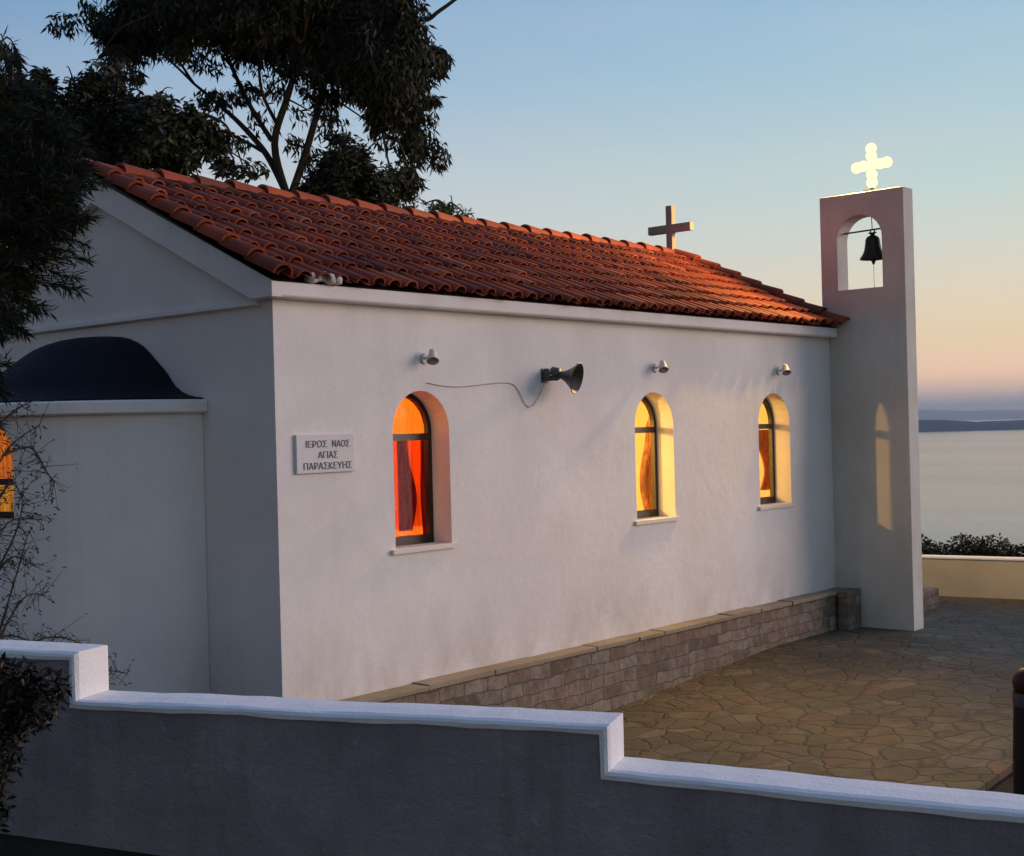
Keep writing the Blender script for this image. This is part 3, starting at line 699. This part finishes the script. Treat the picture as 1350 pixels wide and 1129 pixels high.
cop.add([p for q in prof for p in q], [(i * n + j, i * n + (j + 1) % n, (i + 1) * n + (j + 1) % n, (i + 1) * n + j) for i in range(ns - 1) for j in range(n)] + [tuple(range(n)), tuple(range((ns - 1) * n, ns * n))])
co = cop.build('coping', M['coping'], fw)

# ------------------------------------------------------------------ ground, paving, sea, far land
def side(x, y): return (Vector((x, y, 0)) - W0).dot(WN)
def gh(x, y):
    s = side(x, y)
    if s < .19:
        k = (Vector((x, y, 0)) - W0).dot(WD); return .60 - .04 * k + .02 * s * 0
    base = gz(y) - .06
    r = math.hypot(x + 2, y - 2); d1 = max(0, y - 14.5 + .15 * x * 0); d = max(d1, r - 34, 0)
    return base - d * .42 + .15 * noise.noise((x * .2, y * .2, 0)) * min(1, d)
mb = MB(); n = 150
def coord(i): t = (i / n) * 2 - 1; return 9 * t + 110 * t ** 3 * abs(t)
xs = [coord(i) for i in range(n + 1)]; vs = []
for x in xs:
    for y in xs: vs.append((x + 2, y - 1, max(-46, gh(x + 2, y - 1))))
mb.add(vs, [(i * (n + 1) + j, (i + 1) * (n + 1) + j, (i + 1) * (n + 1) + j + 1, i * (n + 1) + j + 1) for i in range(n) for j in range(n)])
tag(mb.build('ground', M['earth'], weld=False, smooth=True), kind='structure')

EDGE = 4.22
mb = MB(); vs = []; X_ = [-.0 + (EDGE - .0) * i / 10 for i in range(11)]; Y_ = [-1.6 + 14.8 * j / 40 for j in range(41)]
X_ = [-5] + [(-.0) + EDGE * i / 10 for i in range(11)]
for x in X_:
    for y in Y_: vs.append((x, y, gz(y)))
for x in X_:
    for y in Y_: vs.append((x, y, gz(y) - .25))
ny = 41; nx = len(X_); fs = [(i * ny + j, (i + 1) * ny + j, (i + 1) * ny + j + 1, i * ny + j + 1) for i in range(nx - 1) for j in range(ny - 1)]
o_ = nx * ny
for j in range(ny - 1): fs += [((nx - 1) * ny + j, (nx - 1) * ny + j + 1, o_ + (nx - 1) * ny + j + 1, o_ + (nx - 1) * ny + j)]
for i in range(nx - 1): fs += [(i * ny, (i + 1) * ny, o_ + (i + 1) * ny, o_ + i * ny)]
mb.add(vs, fs); tag(mb.build('courtyard_paving', M['paving'], weld=False), kind='structure')
# wider far paving beyond the strip to the right
mb = MB(); mb.add([(EDGE + .002, 6.2, gz(7.4) - .004), (14, 6.2, gz(7.4) - .004), (14, 16.2, gz(7.4) - .004), (EDGE + .002, 13.2, gz(7.4) - .004)], [(0, 1, 2, 3)])

lt = MB()
for _ in range(420):
    x, y = rnd.uniform(.25, 4.1), rnd.uniform(2.2, 12.4)
    if rnd.random() < .5: x = .25 + abs(rnd.gauss(0, .25))
    z = gz(y) + .004; a = rnd.uniform(0, 6.28); l_ = rnd.uniform(.015, .05); w_ = l_ * .35; lt.tint = rnd.random() * .98 + .001
    d = Vector((math.cos(a), math.sin(a), rnd.uniform(-.1, .3))); sd_ = Vector((-math.sin(a), math.cos(a), rnd.uniform(-.2, .2))); q = Vector((x, y, z))
    lt.add([q, q + d * l_ * .5 + sd_ * w_, q + d * l_, q + d * l_ * .5 - sd_ * w_], [(0, 1, 2, 3)])
tag(lt.build('leaf_litter', foliage('dry_leaves', (.06, .045, .02), (.16, .11, .05)), weld=False, recalc=False), kind='stuff')
SEAZ = -40
mb = MB(); rr_ = [30, 80, 200, 600, 2000, 6000, 14000, 28000]; n = 72
vs = [(r * math.cos(2 * math.pi * j / n), r * math.sin(2 * math.pi * j / n), SEAZ) for r in rr_ for j in range(n)]
mb.add(vs, [(i * n + j, i * n + (j + 1) % n, (i + 1) * n + (j + 1) % n, (i + 1) * n + j) for i in range(len(rr_) - 1) for j in range(n)])
tag(mb.build('sea', M['sea'], weld=False), kind='structure')

def ridge_line(name, dist, hmax, seed, m_, a0=-70, a1=30, depth=900):
    mb = MB(); n = 240; vs = []
    for i in range(n + 1):
        a = R_(90) + R_(-a0 + (a0 - a1) * i / n) if False else R_(90 - a0 + (a0 - a1) * i / n)
        h = hmax * (.62 + .5 * noise.noise((i * .03 + seed, 0, 0)) + .22 * noise.noise((i * .13 + seed, 2, 0)) + .06 * noise.noise((i * .6, 5, seed)))
        d = (math.cos(a), math.sin(a))
        for q, zz in ((0, SEAZ - 1), (depth * .25, SEAZ + .45 * (h - SEAZ * .0)), (depth * .6, SEAZ + h), (depth * 1.3, SEAZ + h * .5), (depth * 2, SEAZ - 1)):
            r = dist + q + 60 * noise.noise((i * .2, q, seed)); vs.append((d[0] * r, d[1] * r, zz))
    mb.add(vs, [(i * 5 + j, (i + 1) * 5 + j, (i + 1) * 5 + j + 1, i * 5 + j + 1) for i in range(n) for j in range(4)])
    return tag(mb.build(name, m_, weld=False, smooth=True), kind='structure')
ridge_line('far_coast', 4300, 56, 3.1, M['coast'], depth=600)
ridge_line('far_mountains', 19000, 200, 8.4, M['mount'], depth=3000)

# parapet wall beyond the tower
pa = Vector((-.02, 12.715, 0)); pd = Vector((1.16, .20, 0)).normalized(); pn = Vector((-pd.y, pd.x, 0))
par = thing('parapet_wall', (2, 13.05, -.5), 'low cream parapet wall lit yellow beyond the bell tower', 'wall')
def bar_wall(mb, k0, k1, n0, n1, z0, z1):
    c = [pa + pd * k + pn * q for k in (k0, k1) for q in (n0, n1)]
    mb.add([(p.x, p.y, z) for p in c for z in (z0, z1)], [(0, 1, 3, 2), (4, 6, 7, 5), (0, 4, 5, 1), (2, 3, 7, 6), (0, 2, 6, 4), (1, 5, 7, 3)])
mb = MB(); bar_wall(mb, -5, 12, 0, .2, -1.2, .085); mb.build('wall_body', M['parapet'], par)
mb = MB(); bar_wall(mb, -5, 12, -.015, .215, .0855, .12); mb.build('coping', M['coping'], par, bevel=.008)

# gate post at the right edge
pp = Vector((4.645, 3.42, 0)); gp = thing('gate_post', (pp.x, pp.y, gz(3.4) - .1), 'dark wooden post with a rounded cap at the right edge of the courtyard', 'post')
zt_ = gz(3.4) + 1.06
mb = MB(); mb.lathe([(.12, 0), (.115, .45), (.10, .92), (.10, .955)], (pp.x, pp.y, gz(3.4) - .12), n=20); mb.build('shaft', M['darkwood'], gp, smooth=True)
redw, _, _ = mat('dark_red_paint', (.06, .012, .012), .5); greyb, _, _ = mat('grey_band_metal', (.10, .09, .11), .5, .4, .3)
mb = MB(); mb.lathe([(.106, .84), (.108, .85), (.108, .93), (.106, .94)], (pp.x, pp.y, gz(3.4) - .12), n=20); mb.build('band', greyb, gp, smooth=True)
mb = MB(); mb.lathe([(.001, 1.13), (.05, 1.12), (.10, 1.07), (.108, 1.02), (.10, .97), (.09, .956)], (pp.x, pp.y, gz(3.4) - .12), n=20); mb.build('cap', redw, gp, smooth=True)

# ------------------------------------------------------------------ vegetation
def leafs(mb, c, rad, n, ln, wd, droop=.8, holes=0., seed=0., flat=0.):
    c = Vector(c); 
    for _ in range(n):
        while True:
            p = Vector((rnd.uniform(-1, 1), rnd.uniform(-1, 1), rnd.uniform(-1, 1)))
            if p.length < 1: break
        q = c + Vector((p.x * rad[0], p.y * rad[1], p.z * rad[2]))
        if holes and noise.noise(q * 1.9 + Vector((seed, seed, 0))) > holes: continue
        d = Vector((rnd.gauss(0, .6), rnd.gauss(0, .6), -droop + rnd.gauss(0, .35))).normalized()
        sd = d.cross(Vector((rnd.gauss(0, 1), rnd.gauss(0, 1), rnd.gauss(0, 1)))).normalized()
        l_ = ln * rnd.uniform(.6, 1.25); w_ = wd * rnd.uniform(.7, 1.2)
        mb.tint = rnd.random() * .98 + .001
        mb.add([q, q + d * l_ * .45 + sd * w_ * .5, q + d * l_, q + d * l_ * .45 - sd * w_ * .5], [(0, 1, 2, 3)])

def tree(name, label, cat, base, trunk, limbs, clumps, leafmat, ln, wd, droop=.8, holes=.0, group=None, twigs=True, dz=1.):
    """trunk/limbs: lists of world polylines with radii; clumps: (centre, radii, count)"""
    t = thing(name, base, label, cat, group)
    br = MB(); allp = []
    cu = curve(trunk[0]); br.tube(cu, trunk[1], trunk[2], 8); allp += cu
    for pts, r0, r1 in limbs:
        cu = curve(pts); br.tube(cu, r0, r1, 6); allp += cu
    cr = MB(); tw = MB()
    for c, rad, n in clumps:
        c = Vector(c)
        if twigs:
            q = min(allp, key=lambda p: (p - c).length); mid = q.lerp(c, .5) + Vector((rnd.uniform(-.2, .2), rnd.uniform(-.2, .2), rnd.uniform(0, .3)))
            cu = curve([q, mid, c + Vector((0, 0, rad[2] * .3))]); br.tube(cu, .03, .012, 5)
            for _ in range(max(3, n // 110)):
                e = c + Vector((rnd.uniform(-1, 1) * rad[0], rnd.uniform(-1, 1) * rad[1], rnd.uniform(-.8, .9) * rad[2])) * .8
                br.tube(curve([c.lerp(q, rnd.uniform(0, .5)), c.lerp(e, .6) + Vector((0, 0, .1)), e], 3), .014, .005, 4)
        k = max(1, n // 130)
        for _ in range(k):
            sc_ = Vector((rnd.gauss(0, .45) * rad[0], rnd.gauss(0, .45) * rad[1], rnd.gauss(0, .45) * rad[2])) if k > 1 else Vector((0, 0, 0))
            f_ = .5 if k > 1 else 1
            leafs(cr, c + sc_, [x * f_ * rnd.uniform(.6, 1.2) for x in rad], n // k, ln, wd, droop, holes, len(clumps))
    br.build('trunk', M['bark'], t, smooth=True, weld=False, recalc=False); cr.build('crown', leafmat, t, weld=False, recalc=False)
    return t

def cl(lst, D, spread=1.0, dens=1.0):
    """clumps measured as (x, y, half width, half height, density) at distance D"""
    out = []
    for u, v, ru, rv, dn in lst:
        d = D + rnd.uniform(-1, 1) * spread; k = d / FPX; rx = ru * k; rz_ = rv * k
        out.append((at(u, v, d), (rx, max(rx, .6) * .8, rz_), int(dn * dens * ru * rv / 8)))
    return out

D1 = 25.
g0 = at(381, 260, D1); gb = Vector((g0.x, g0.y, -1.))
limb = lambda pts, D=D1: [at(u, v, D + dd) for u, v, dd in pts]
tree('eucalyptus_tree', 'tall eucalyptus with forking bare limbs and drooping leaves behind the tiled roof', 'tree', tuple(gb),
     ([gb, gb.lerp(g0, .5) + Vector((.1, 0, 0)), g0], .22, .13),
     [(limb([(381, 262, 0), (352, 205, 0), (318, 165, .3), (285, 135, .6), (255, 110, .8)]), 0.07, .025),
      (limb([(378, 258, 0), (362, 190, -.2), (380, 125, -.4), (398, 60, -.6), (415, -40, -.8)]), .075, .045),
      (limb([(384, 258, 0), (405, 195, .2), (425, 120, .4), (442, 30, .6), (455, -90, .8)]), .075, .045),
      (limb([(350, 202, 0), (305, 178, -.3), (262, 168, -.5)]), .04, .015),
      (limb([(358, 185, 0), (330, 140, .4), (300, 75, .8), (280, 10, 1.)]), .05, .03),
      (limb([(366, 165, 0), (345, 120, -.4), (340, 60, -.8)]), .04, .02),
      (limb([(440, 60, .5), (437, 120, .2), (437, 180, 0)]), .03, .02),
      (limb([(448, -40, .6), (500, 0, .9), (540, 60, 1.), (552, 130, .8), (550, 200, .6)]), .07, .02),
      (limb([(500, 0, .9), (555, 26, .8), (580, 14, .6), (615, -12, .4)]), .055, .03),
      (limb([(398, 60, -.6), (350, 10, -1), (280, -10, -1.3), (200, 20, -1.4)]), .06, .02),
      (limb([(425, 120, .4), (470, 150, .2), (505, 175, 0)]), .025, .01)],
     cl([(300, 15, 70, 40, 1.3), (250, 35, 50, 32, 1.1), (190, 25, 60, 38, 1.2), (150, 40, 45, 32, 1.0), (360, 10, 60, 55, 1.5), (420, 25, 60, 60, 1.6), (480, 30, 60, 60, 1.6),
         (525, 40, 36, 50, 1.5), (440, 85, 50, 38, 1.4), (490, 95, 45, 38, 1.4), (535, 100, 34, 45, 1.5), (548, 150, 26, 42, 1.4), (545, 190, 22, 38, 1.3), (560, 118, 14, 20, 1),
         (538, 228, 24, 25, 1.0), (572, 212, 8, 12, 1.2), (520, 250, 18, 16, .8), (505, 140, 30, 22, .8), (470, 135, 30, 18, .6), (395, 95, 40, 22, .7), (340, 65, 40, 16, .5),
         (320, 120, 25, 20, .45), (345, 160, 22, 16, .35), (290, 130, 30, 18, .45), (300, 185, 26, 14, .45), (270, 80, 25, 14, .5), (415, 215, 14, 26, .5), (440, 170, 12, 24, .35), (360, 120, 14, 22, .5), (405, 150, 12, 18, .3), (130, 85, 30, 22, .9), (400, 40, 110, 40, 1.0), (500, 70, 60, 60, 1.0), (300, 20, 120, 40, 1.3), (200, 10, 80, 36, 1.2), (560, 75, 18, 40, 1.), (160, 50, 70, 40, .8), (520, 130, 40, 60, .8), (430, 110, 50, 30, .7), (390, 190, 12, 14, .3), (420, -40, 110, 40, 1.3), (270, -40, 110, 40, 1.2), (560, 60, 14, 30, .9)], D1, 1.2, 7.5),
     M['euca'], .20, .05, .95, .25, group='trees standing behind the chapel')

D2 = 21.
c2 = at(185, 200, D2); b2 = Vector((c2.x, c2.y, -1.))
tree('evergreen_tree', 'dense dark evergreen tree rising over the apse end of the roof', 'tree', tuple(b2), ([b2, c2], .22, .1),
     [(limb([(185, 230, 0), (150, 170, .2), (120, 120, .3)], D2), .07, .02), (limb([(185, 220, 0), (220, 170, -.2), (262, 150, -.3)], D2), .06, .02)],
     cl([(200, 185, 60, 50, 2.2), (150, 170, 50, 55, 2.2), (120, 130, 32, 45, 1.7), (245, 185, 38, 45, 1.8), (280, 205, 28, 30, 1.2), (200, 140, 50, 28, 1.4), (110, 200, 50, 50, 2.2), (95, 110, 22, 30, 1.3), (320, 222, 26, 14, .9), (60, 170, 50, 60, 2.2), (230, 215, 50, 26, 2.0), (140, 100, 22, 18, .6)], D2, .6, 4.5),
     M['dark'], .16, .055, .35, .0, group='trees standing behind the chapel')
D3 = 23.
c3 = at(455, 250, D3); b3 = Vector((c3.x, c3.y, -1.))
tree('evergreen_tree', 'compact rounded dark evergreen behind the middle of the roof ridge', 'tree', tuple(b3), ([b3, c3], .18, .08), [],
     cl([(450, 225, 42, 38, 2.4), (430, 240, 38, 28, 2.2), (480, 235, 40, 34, 2.4), (455, 195, 30, 18, 1.6), (505, 262, 30, 22, 2.0), (410, 248, 24, 16, 1.5), (480, 265, 50, 22, 2.2), (525, 272, 14, 14, 1.)], D3, .4, 4.5),
     M['dark'], .14, .05, .2, .0, group='trees standing behind the chapel')
D4 = 27.
c4 = at(594, 285, D4); b4 = Vector((c4.x, c4.y, -1.))
tree('small_tree', 'small green tree top just showing over the roof ridge', 'tree', tuple(b4), ([b4, c4], .12, .05), [],
     cl([(598, 275, 24, 18, 1.6), (588, 285, 26, 18, 1.6), (614, 288, 12, 16, 1.2), (566, 280, 12, 8, .5), (560, 270, 6, 5, .5)], D4, .2, 4.),
     M['green'], .12, .03, -.3, .0, group='trees standing behind the chapel')

# feathery tree at the left edge, in front of the apse
D5 = 8.6
c5 = at(-60, 420, D5); b5 = Vector((c5.x, c5.y, gh(c5.x, c5.y)))
def feather(mb, p0, p1, n, ln):
    p0, p1 = Vector(p0), Vector(p1); d = (p1 - p0)
    for _ in range(n):
        t = rnd.random() ** .8; q = p0 + d * t
        e = (d.normalized() * .8 + Vector((rnd.gauss(0, .5), rnd.gauss(0, .5), rnd.gauss(0, .5)))).normalized()
        sd = e.orthogonal().normalized(); l_ = ln * rnd.uniform(.5, 1.2); w_ = .0045 * rnd.uniform(.8, 1.5)
        mb.tint = rnd.random() * .98 + .001
        mb.add([q - sd * w_ * .5, q + e * l_ * .5 - sd * w_, q + e * l_, q + e * l_ * .5 + sd * w_], [(0, 1, 2, 3)])
t5 = thing('tamarisk_tree', tuple(b5), 'feathery dark tree at the left edge in front of the blue apse dome', 'tree')
br = MB(); cr = MB(); tr_ = curve([b5, at(-70, 600, D5), at(-55, 400, D5), at(-30, 200, D5), at(-10, 60, D5)]); br.tube(tr_, .12, .03, 8)
tips = []
for (u, v, ru, rv, k) in [(0, 110, 40, 50, 26), (20, 170, 70, 60, 66), (78, 200, 46, 40, 30), (95, 225, 26, 22, 12), (20, 240, 66, 60, 66), (5, 310, 56, 60, 40), (-5, 380, 50, 60, 24), (-15, 450, 40, 50, 10), (62, 250, 46, 70, 20), (80, 320, 24, 60, 9), (25, 400, 30, 50, 6), (-20, 520, 30, 30, 2)]:
    for _ in range(int(k * 1.5)):
        d = D5 + rnd.uniform(-.5, .5); a = rnd.uniform(0, 6.28); r_ = math.sqrt(rnd.random())
        tips.append(at(u + ru * r_ * math.cos(a), v + rv * r_ * math.sin(a), d))
for e in tips:
    q = min(tr_, key=lambda p: (p - e).length + .5 * abs(p.z - e.z + .35)); m_ = q.lerp(e, .6) + Vector((0, 0, .12))
    cu = curve([q, m_, e], 3); br.tube(cu, .010, .003, 4)
    feather(cr, m_.lerp(e, .2), e + (e - m_) * .25 + Vector((0, 0, -.06)), 60, .11)
br.build('trunk', M['bark'], t5, smooth=True, weld=False, recalc=False); cr.build('crown', M['dark'], t5, weld=False, recalc=False)

# thin bare shrub beside the upper wall run
D6 = 6.0
sb = at(-40, 940, D6); sb.z = gh(sb.x, sb.y)
t6 = thing('bare_shrub', tuple(sb), 'thin bare twiggy shrub over the left end of the stepped wall', 'shrub')
br = MB(); cr = MB()
paths = [[(-40, 940), (-10, 860), (18, 770), (38, 700)], [(-40, 930), (-5, 850), (30, 790), (58, 784)], [(-30, 900), (20, 858), (70, 840), (112, 850)], [(-30, 905), (40, 882), (110, 880), (168, 888)], [(-40, 900), (-20, 760), (10, 690), (55, 685)], [(-40, 900), (-30, 700), (5, 600), (52, 560)], [(5, 600), (40, 590), (60, 620), (72, 636)], [(-30, 720), (10, 640), (30, 655)], [(-20, 780), (15, 735), (48, 748)], [(-30, 860), (10, 838), (50, 850)], [(-30, 640), (0, 560), (40, 530)], [(-40, 800), (0, 745), (25, 690), (30, 650)]]
for pth in paths:
    dd = rnd.uniform(-.5, .2); pts = [at(u, v, D6 + dd + .1 * i) for i, (u, v) in enumerate(pth)]; cu = curve(pts, 6); br.tube(cu, .007, .0022, 5)
    for q in cu[4:]:
        for _ in range(3):
            e = q + Vector((rnd.gauss(0, .05), rnd.gauss(0, .05), rnd.gauss(.0, .05)))
            br.tube([q, e], .002, .001, 3); leafs(cr, e, (.012, .012, .012), 2, .028, .008, .2)
br.build('twigs', M['bark'], t6, weld=False, recalc=False); cr.build('leaves', M['dark'], t6, weld=False, recalc=False)
D7 = 4.55
s7 = at(-40, 1010, D7); s7.z = gh(s7.x, s7.y)
t7 = thing('dark_bush', tuple(s7), 'dark leafy bush growing against the roadside wall left of its first step', 'bush')
br = MB(); cr = MB()
for u, v in ((-60, 905), (-20, 895), (20, 905), (50, 915), (-70, 960), (0, 940), (35, 935)):
    e = at(u, v, D7 + rnd.uniform(-.06, .02)); br.tube(curve([s7, s7.lerp(e, .6) + Vector((0, 0, .05)), e], 4), .008, .003, 5)
    leafs(cr, e, (.115, .10, .085), 420, .042, .014, .1)
for u, v in ((-40, 1000), (-10, 990), (-60, 1050), (-30, 1070)):
    e = at(u, v, D7 - .02); leafs(cr, e, (.13, .10, .12), 420, .042, .014, .1)
br.build('stems', M['bark'], t7, weld=False, recalc=False); cr.build('leaves', M['hedge'], t7, weld=False, recalc=False)
# dark bushes beyond the parapet
for i in range(14):
    k = -2.2 + i * .86 + rnd.uniform(-.15, .15); q = pa + pd * k + pn * rnd.uniform(1.3, 2.0)
    h = rnd.uniform(.28, .40) + (.10 if i == 3 else 0); base = Vector((q.x, q.y, gh(q.x, q.y)))
    lab = 'dark round bush in the row behind the cream parapet, seen against the sea'
    t = thing('bush', tuple(base), lab, 'bush', 'dark bushes behind the parapet wall')
    b_ = MB(); c_ = MB()
    for _ in range(5): b_.tube(curve([base, base.lerp(q, .5) + Vector((rnd.uniform(-.2, .2), rnd.uniform(-.2, .2), .2)), q + Vector((rnd.uniform(-.35, .35), rnd.uniform(-.35, .35), h - .25))], 3), .02, .006, 5)
    for _ in range(7): leafs(c_, (q.x + rnd.gauss(0, .22), q.y + rnd.gauss(0, .22), h - .42 + rnd.uniform(-.25, .1)), (.34, .34, .30), 900, .075, .035, 0)
    b_.build('stems', M['bark'], t, weld=False, recalc=False); c_.build('leaves', M['hedge'], t, weld=False, recalc=False)

# ------------------------------------------------------------------ haze over the sea
m = bpy.data.materials.new('evening_haze'); m.use_nodes = True; nt = m.node_tree; nt.nodes.clear(); T = NT(nt)
o_ = T.n('ShaderNodeOutputMaterial'); pv = T.n('ShaderNodeVolumePrincipled'); pv.inputs['Color'].default_value = (.74, .84, .93, 1); pv.inputs['Density'].default_value = HAZE; pv.inputs['Anisotropy'].default_value = .2
T.l(pv.outputs[0], o_.inputs['Volume'])
mb = MB(); mb.box(-30000, 30000, -30000, 30000, -48, 230); tag(mb.build('haze', m), kind='stuff')
# ------------------------------------------------------------------ light
SUN = Vector((.65, .75, .13)).normalized()
sd = bpy.data.lights.new('sun', 'SUN'); sd.energy = 2.45; sd.angle = R_(36); sd.color = (1, .71, .63)
so = bpy.data.objects.new('sun', sd); col.objects.link(so); so.rotation_euler = SUN.to_track_quat('Z', 'Y').to_euler()

w = bpy.data.worlds.new('World'); sc.world = w; w.use_nodes = True; nt = w.node_tree; nt.nodes.clear(); T = NT(nt)
out = T.n('ShaderNodeOutputWorld')
sky = T.n('ShaderNodeTexSky'); sky.sky_type = 'NISHITA'; sky.sun_disc = False; sky.sun_elevation = R_(1.0); sky.sun_rotation = math.atan2(SUN.x, SUN.y)
sky.dust_density = 2.; sky.ozone_density = 2.; sky.altitude = 60
tc = T.n('ShaderNodeTexCoord'); sx = T.n('ShaderNodeSeparateXYZ'); T.l(tc.outputs['Generated'], sx.inputs[0])
def math_(op, a, b_=None, c=None, clamp=False):
    m_ = T.n('ShaderNodeMath', operation=op, use_clamp=clamp)
    for i, x in enumerate((a, b_, c)):
        if x is None: continue
        if isinstance(x, (int, float)): m_.inputs[i].default_value = x
        else: T.l(x, m_.inputs[i])
    return m_.outputs[0]
el = math_('MAXIMUM', sx.outputs[2], 0.)
el = math_('POWER', el, .5)     # more ramp resolution near the horizon
def S(z): return math.sqrt(z)
glow = ramp(T, el, [(0, (.27, .33, .38)), (S(.009), (.36, .37, .37)), (S(.019), (1.0, .66, .46)), (S(.032), (1.30, .82, .50)), (S(.06), (1.0, .78, .48)), (S(.09), (.90, .77, .56)), (S(.13), (.72, .76, .66)), (S(.17), (.58, .73, .70)), (S(.25), (.42, .62, .73)), (S(.31), (.35, .56, .73)), (S(.5), (.19, .37, .70)), (1, (.16, .31, .70))])
cool = ramp(T, el, [(0, (.28, .29, .34)), (S(.02), (.50, .42, .42)), (S(.06), (.72, .64, .58)), (S(.11), (.69, .67, .68)), (S(.15), (.66, .63, .70)), (S(.19), (.56, .58, .69)), (S(.24), (.36, .48, .68)), (S(.29), (.23, .38, .62)), (S(.34), (.13, .28, .55)), (S(.6), (.10, .22, .54)), (1, (.14, .27, .64))])
dt = T.n('ShaderNodeVectorMath', operation='DOT_PRODUCT'); T.l(tc.outputs['Generated'], dt.inputs[0]); dt.inputs[1].default_value = (.80, .60, 0)
mr = T.n('ShaderNodeMapRange', interpolation_type='SMOOTHSTEP'); mr.inputs[1].default_value = -.7; mr.inputs[2].default_value = .42; T.l(dt.outputs['Value'], mr.inputs[0])
c = mixc(T, mr.outputs[0], cool, glow)
# the half of the sky behind the viewer is darker
dy = T.n('ShaderNodeMapRange', interpolation_type='SMOOTHSTEP'); dy.inputs[1].default_value = -.5; dy.inputs[2].default_value = .5; dy.inputs[3].default_value = .53; dy.inputs[4].default_value = 1.
d2 = T.n('ShaderNodeVectorMath', operation='DOT_PRODUCT'); T.l(tc.outputs['Generated'], d2.inputs[0]); d2.inputs[1].default_value = (.25, .97, 0); T.l(d2.outputs['Value'], dy.inputs[0])
mp = T.n('ShaderNodeMapping'); mp.inputs['Scale'].default_value = (1.5, 1.5, 9); T.l(tc.outputs['Generated'], mp.inputs['Vector'])
c = mixc(T, ramp(T, noisetex(T, mp.outputs['Vector'], 2.2, 6, .6), [(.45, (0, 0, 0)), (.75, (.16, .16, .16))]), c, (.78, .66, .66))
vm = T.n('ShaderNodeVectorMath', operation='SCALE'); T.l(c, vm.inputs[0]); T.l(dy.outputs[0], vm.inputs['Scale'])
b1 = T.n('ShaderNodeBackground'); b1.inputs[1].default_value = .92; wm = T.n('ShaderNodeMapRange'); wm.inputs[1].default_value = -.75; wm.inputs[2].default_value = .25; wm.inputs[3].default_value = 1; wm.inputs[4].default_value = 0; T.l(d2.outputs['Value'], wm.inputs[0])
T.l(mixc(T, wm.outputs[0], vm.outputs[0], mixc(T, 1., vm.outputs[0], (1.14, 1., .86), 'MULTIPLY')), b1.inputs[0])
b2_ = T.n('ShaderNodeBackground'); b2_.inputs[1].default_value = .05; T.l(sky.outputs[0], b2_.inputs[0])
ad = T.n('ShaderNodeAddShader'); T.l(b1.outputs[0], ad.inputs[0]); T.l(b2_.outputs[0], ad.inputs[1]); T.l(ad.outputs[0], out.inputs[0])

sc.view_settings.view_transform = 'Standard'; sc.view_settings.look = 'None'; sc.view_settings.exposure = 0; sc.view_settings.gamma = 1
sc.render.film_transparent = False
sc.cycles.max_bounces = 8; sc.cycles.transparent_max_bounces = 12; sc.cycles.sample_clamp_indirect = 4.
sc.cycles.use_denoising = True
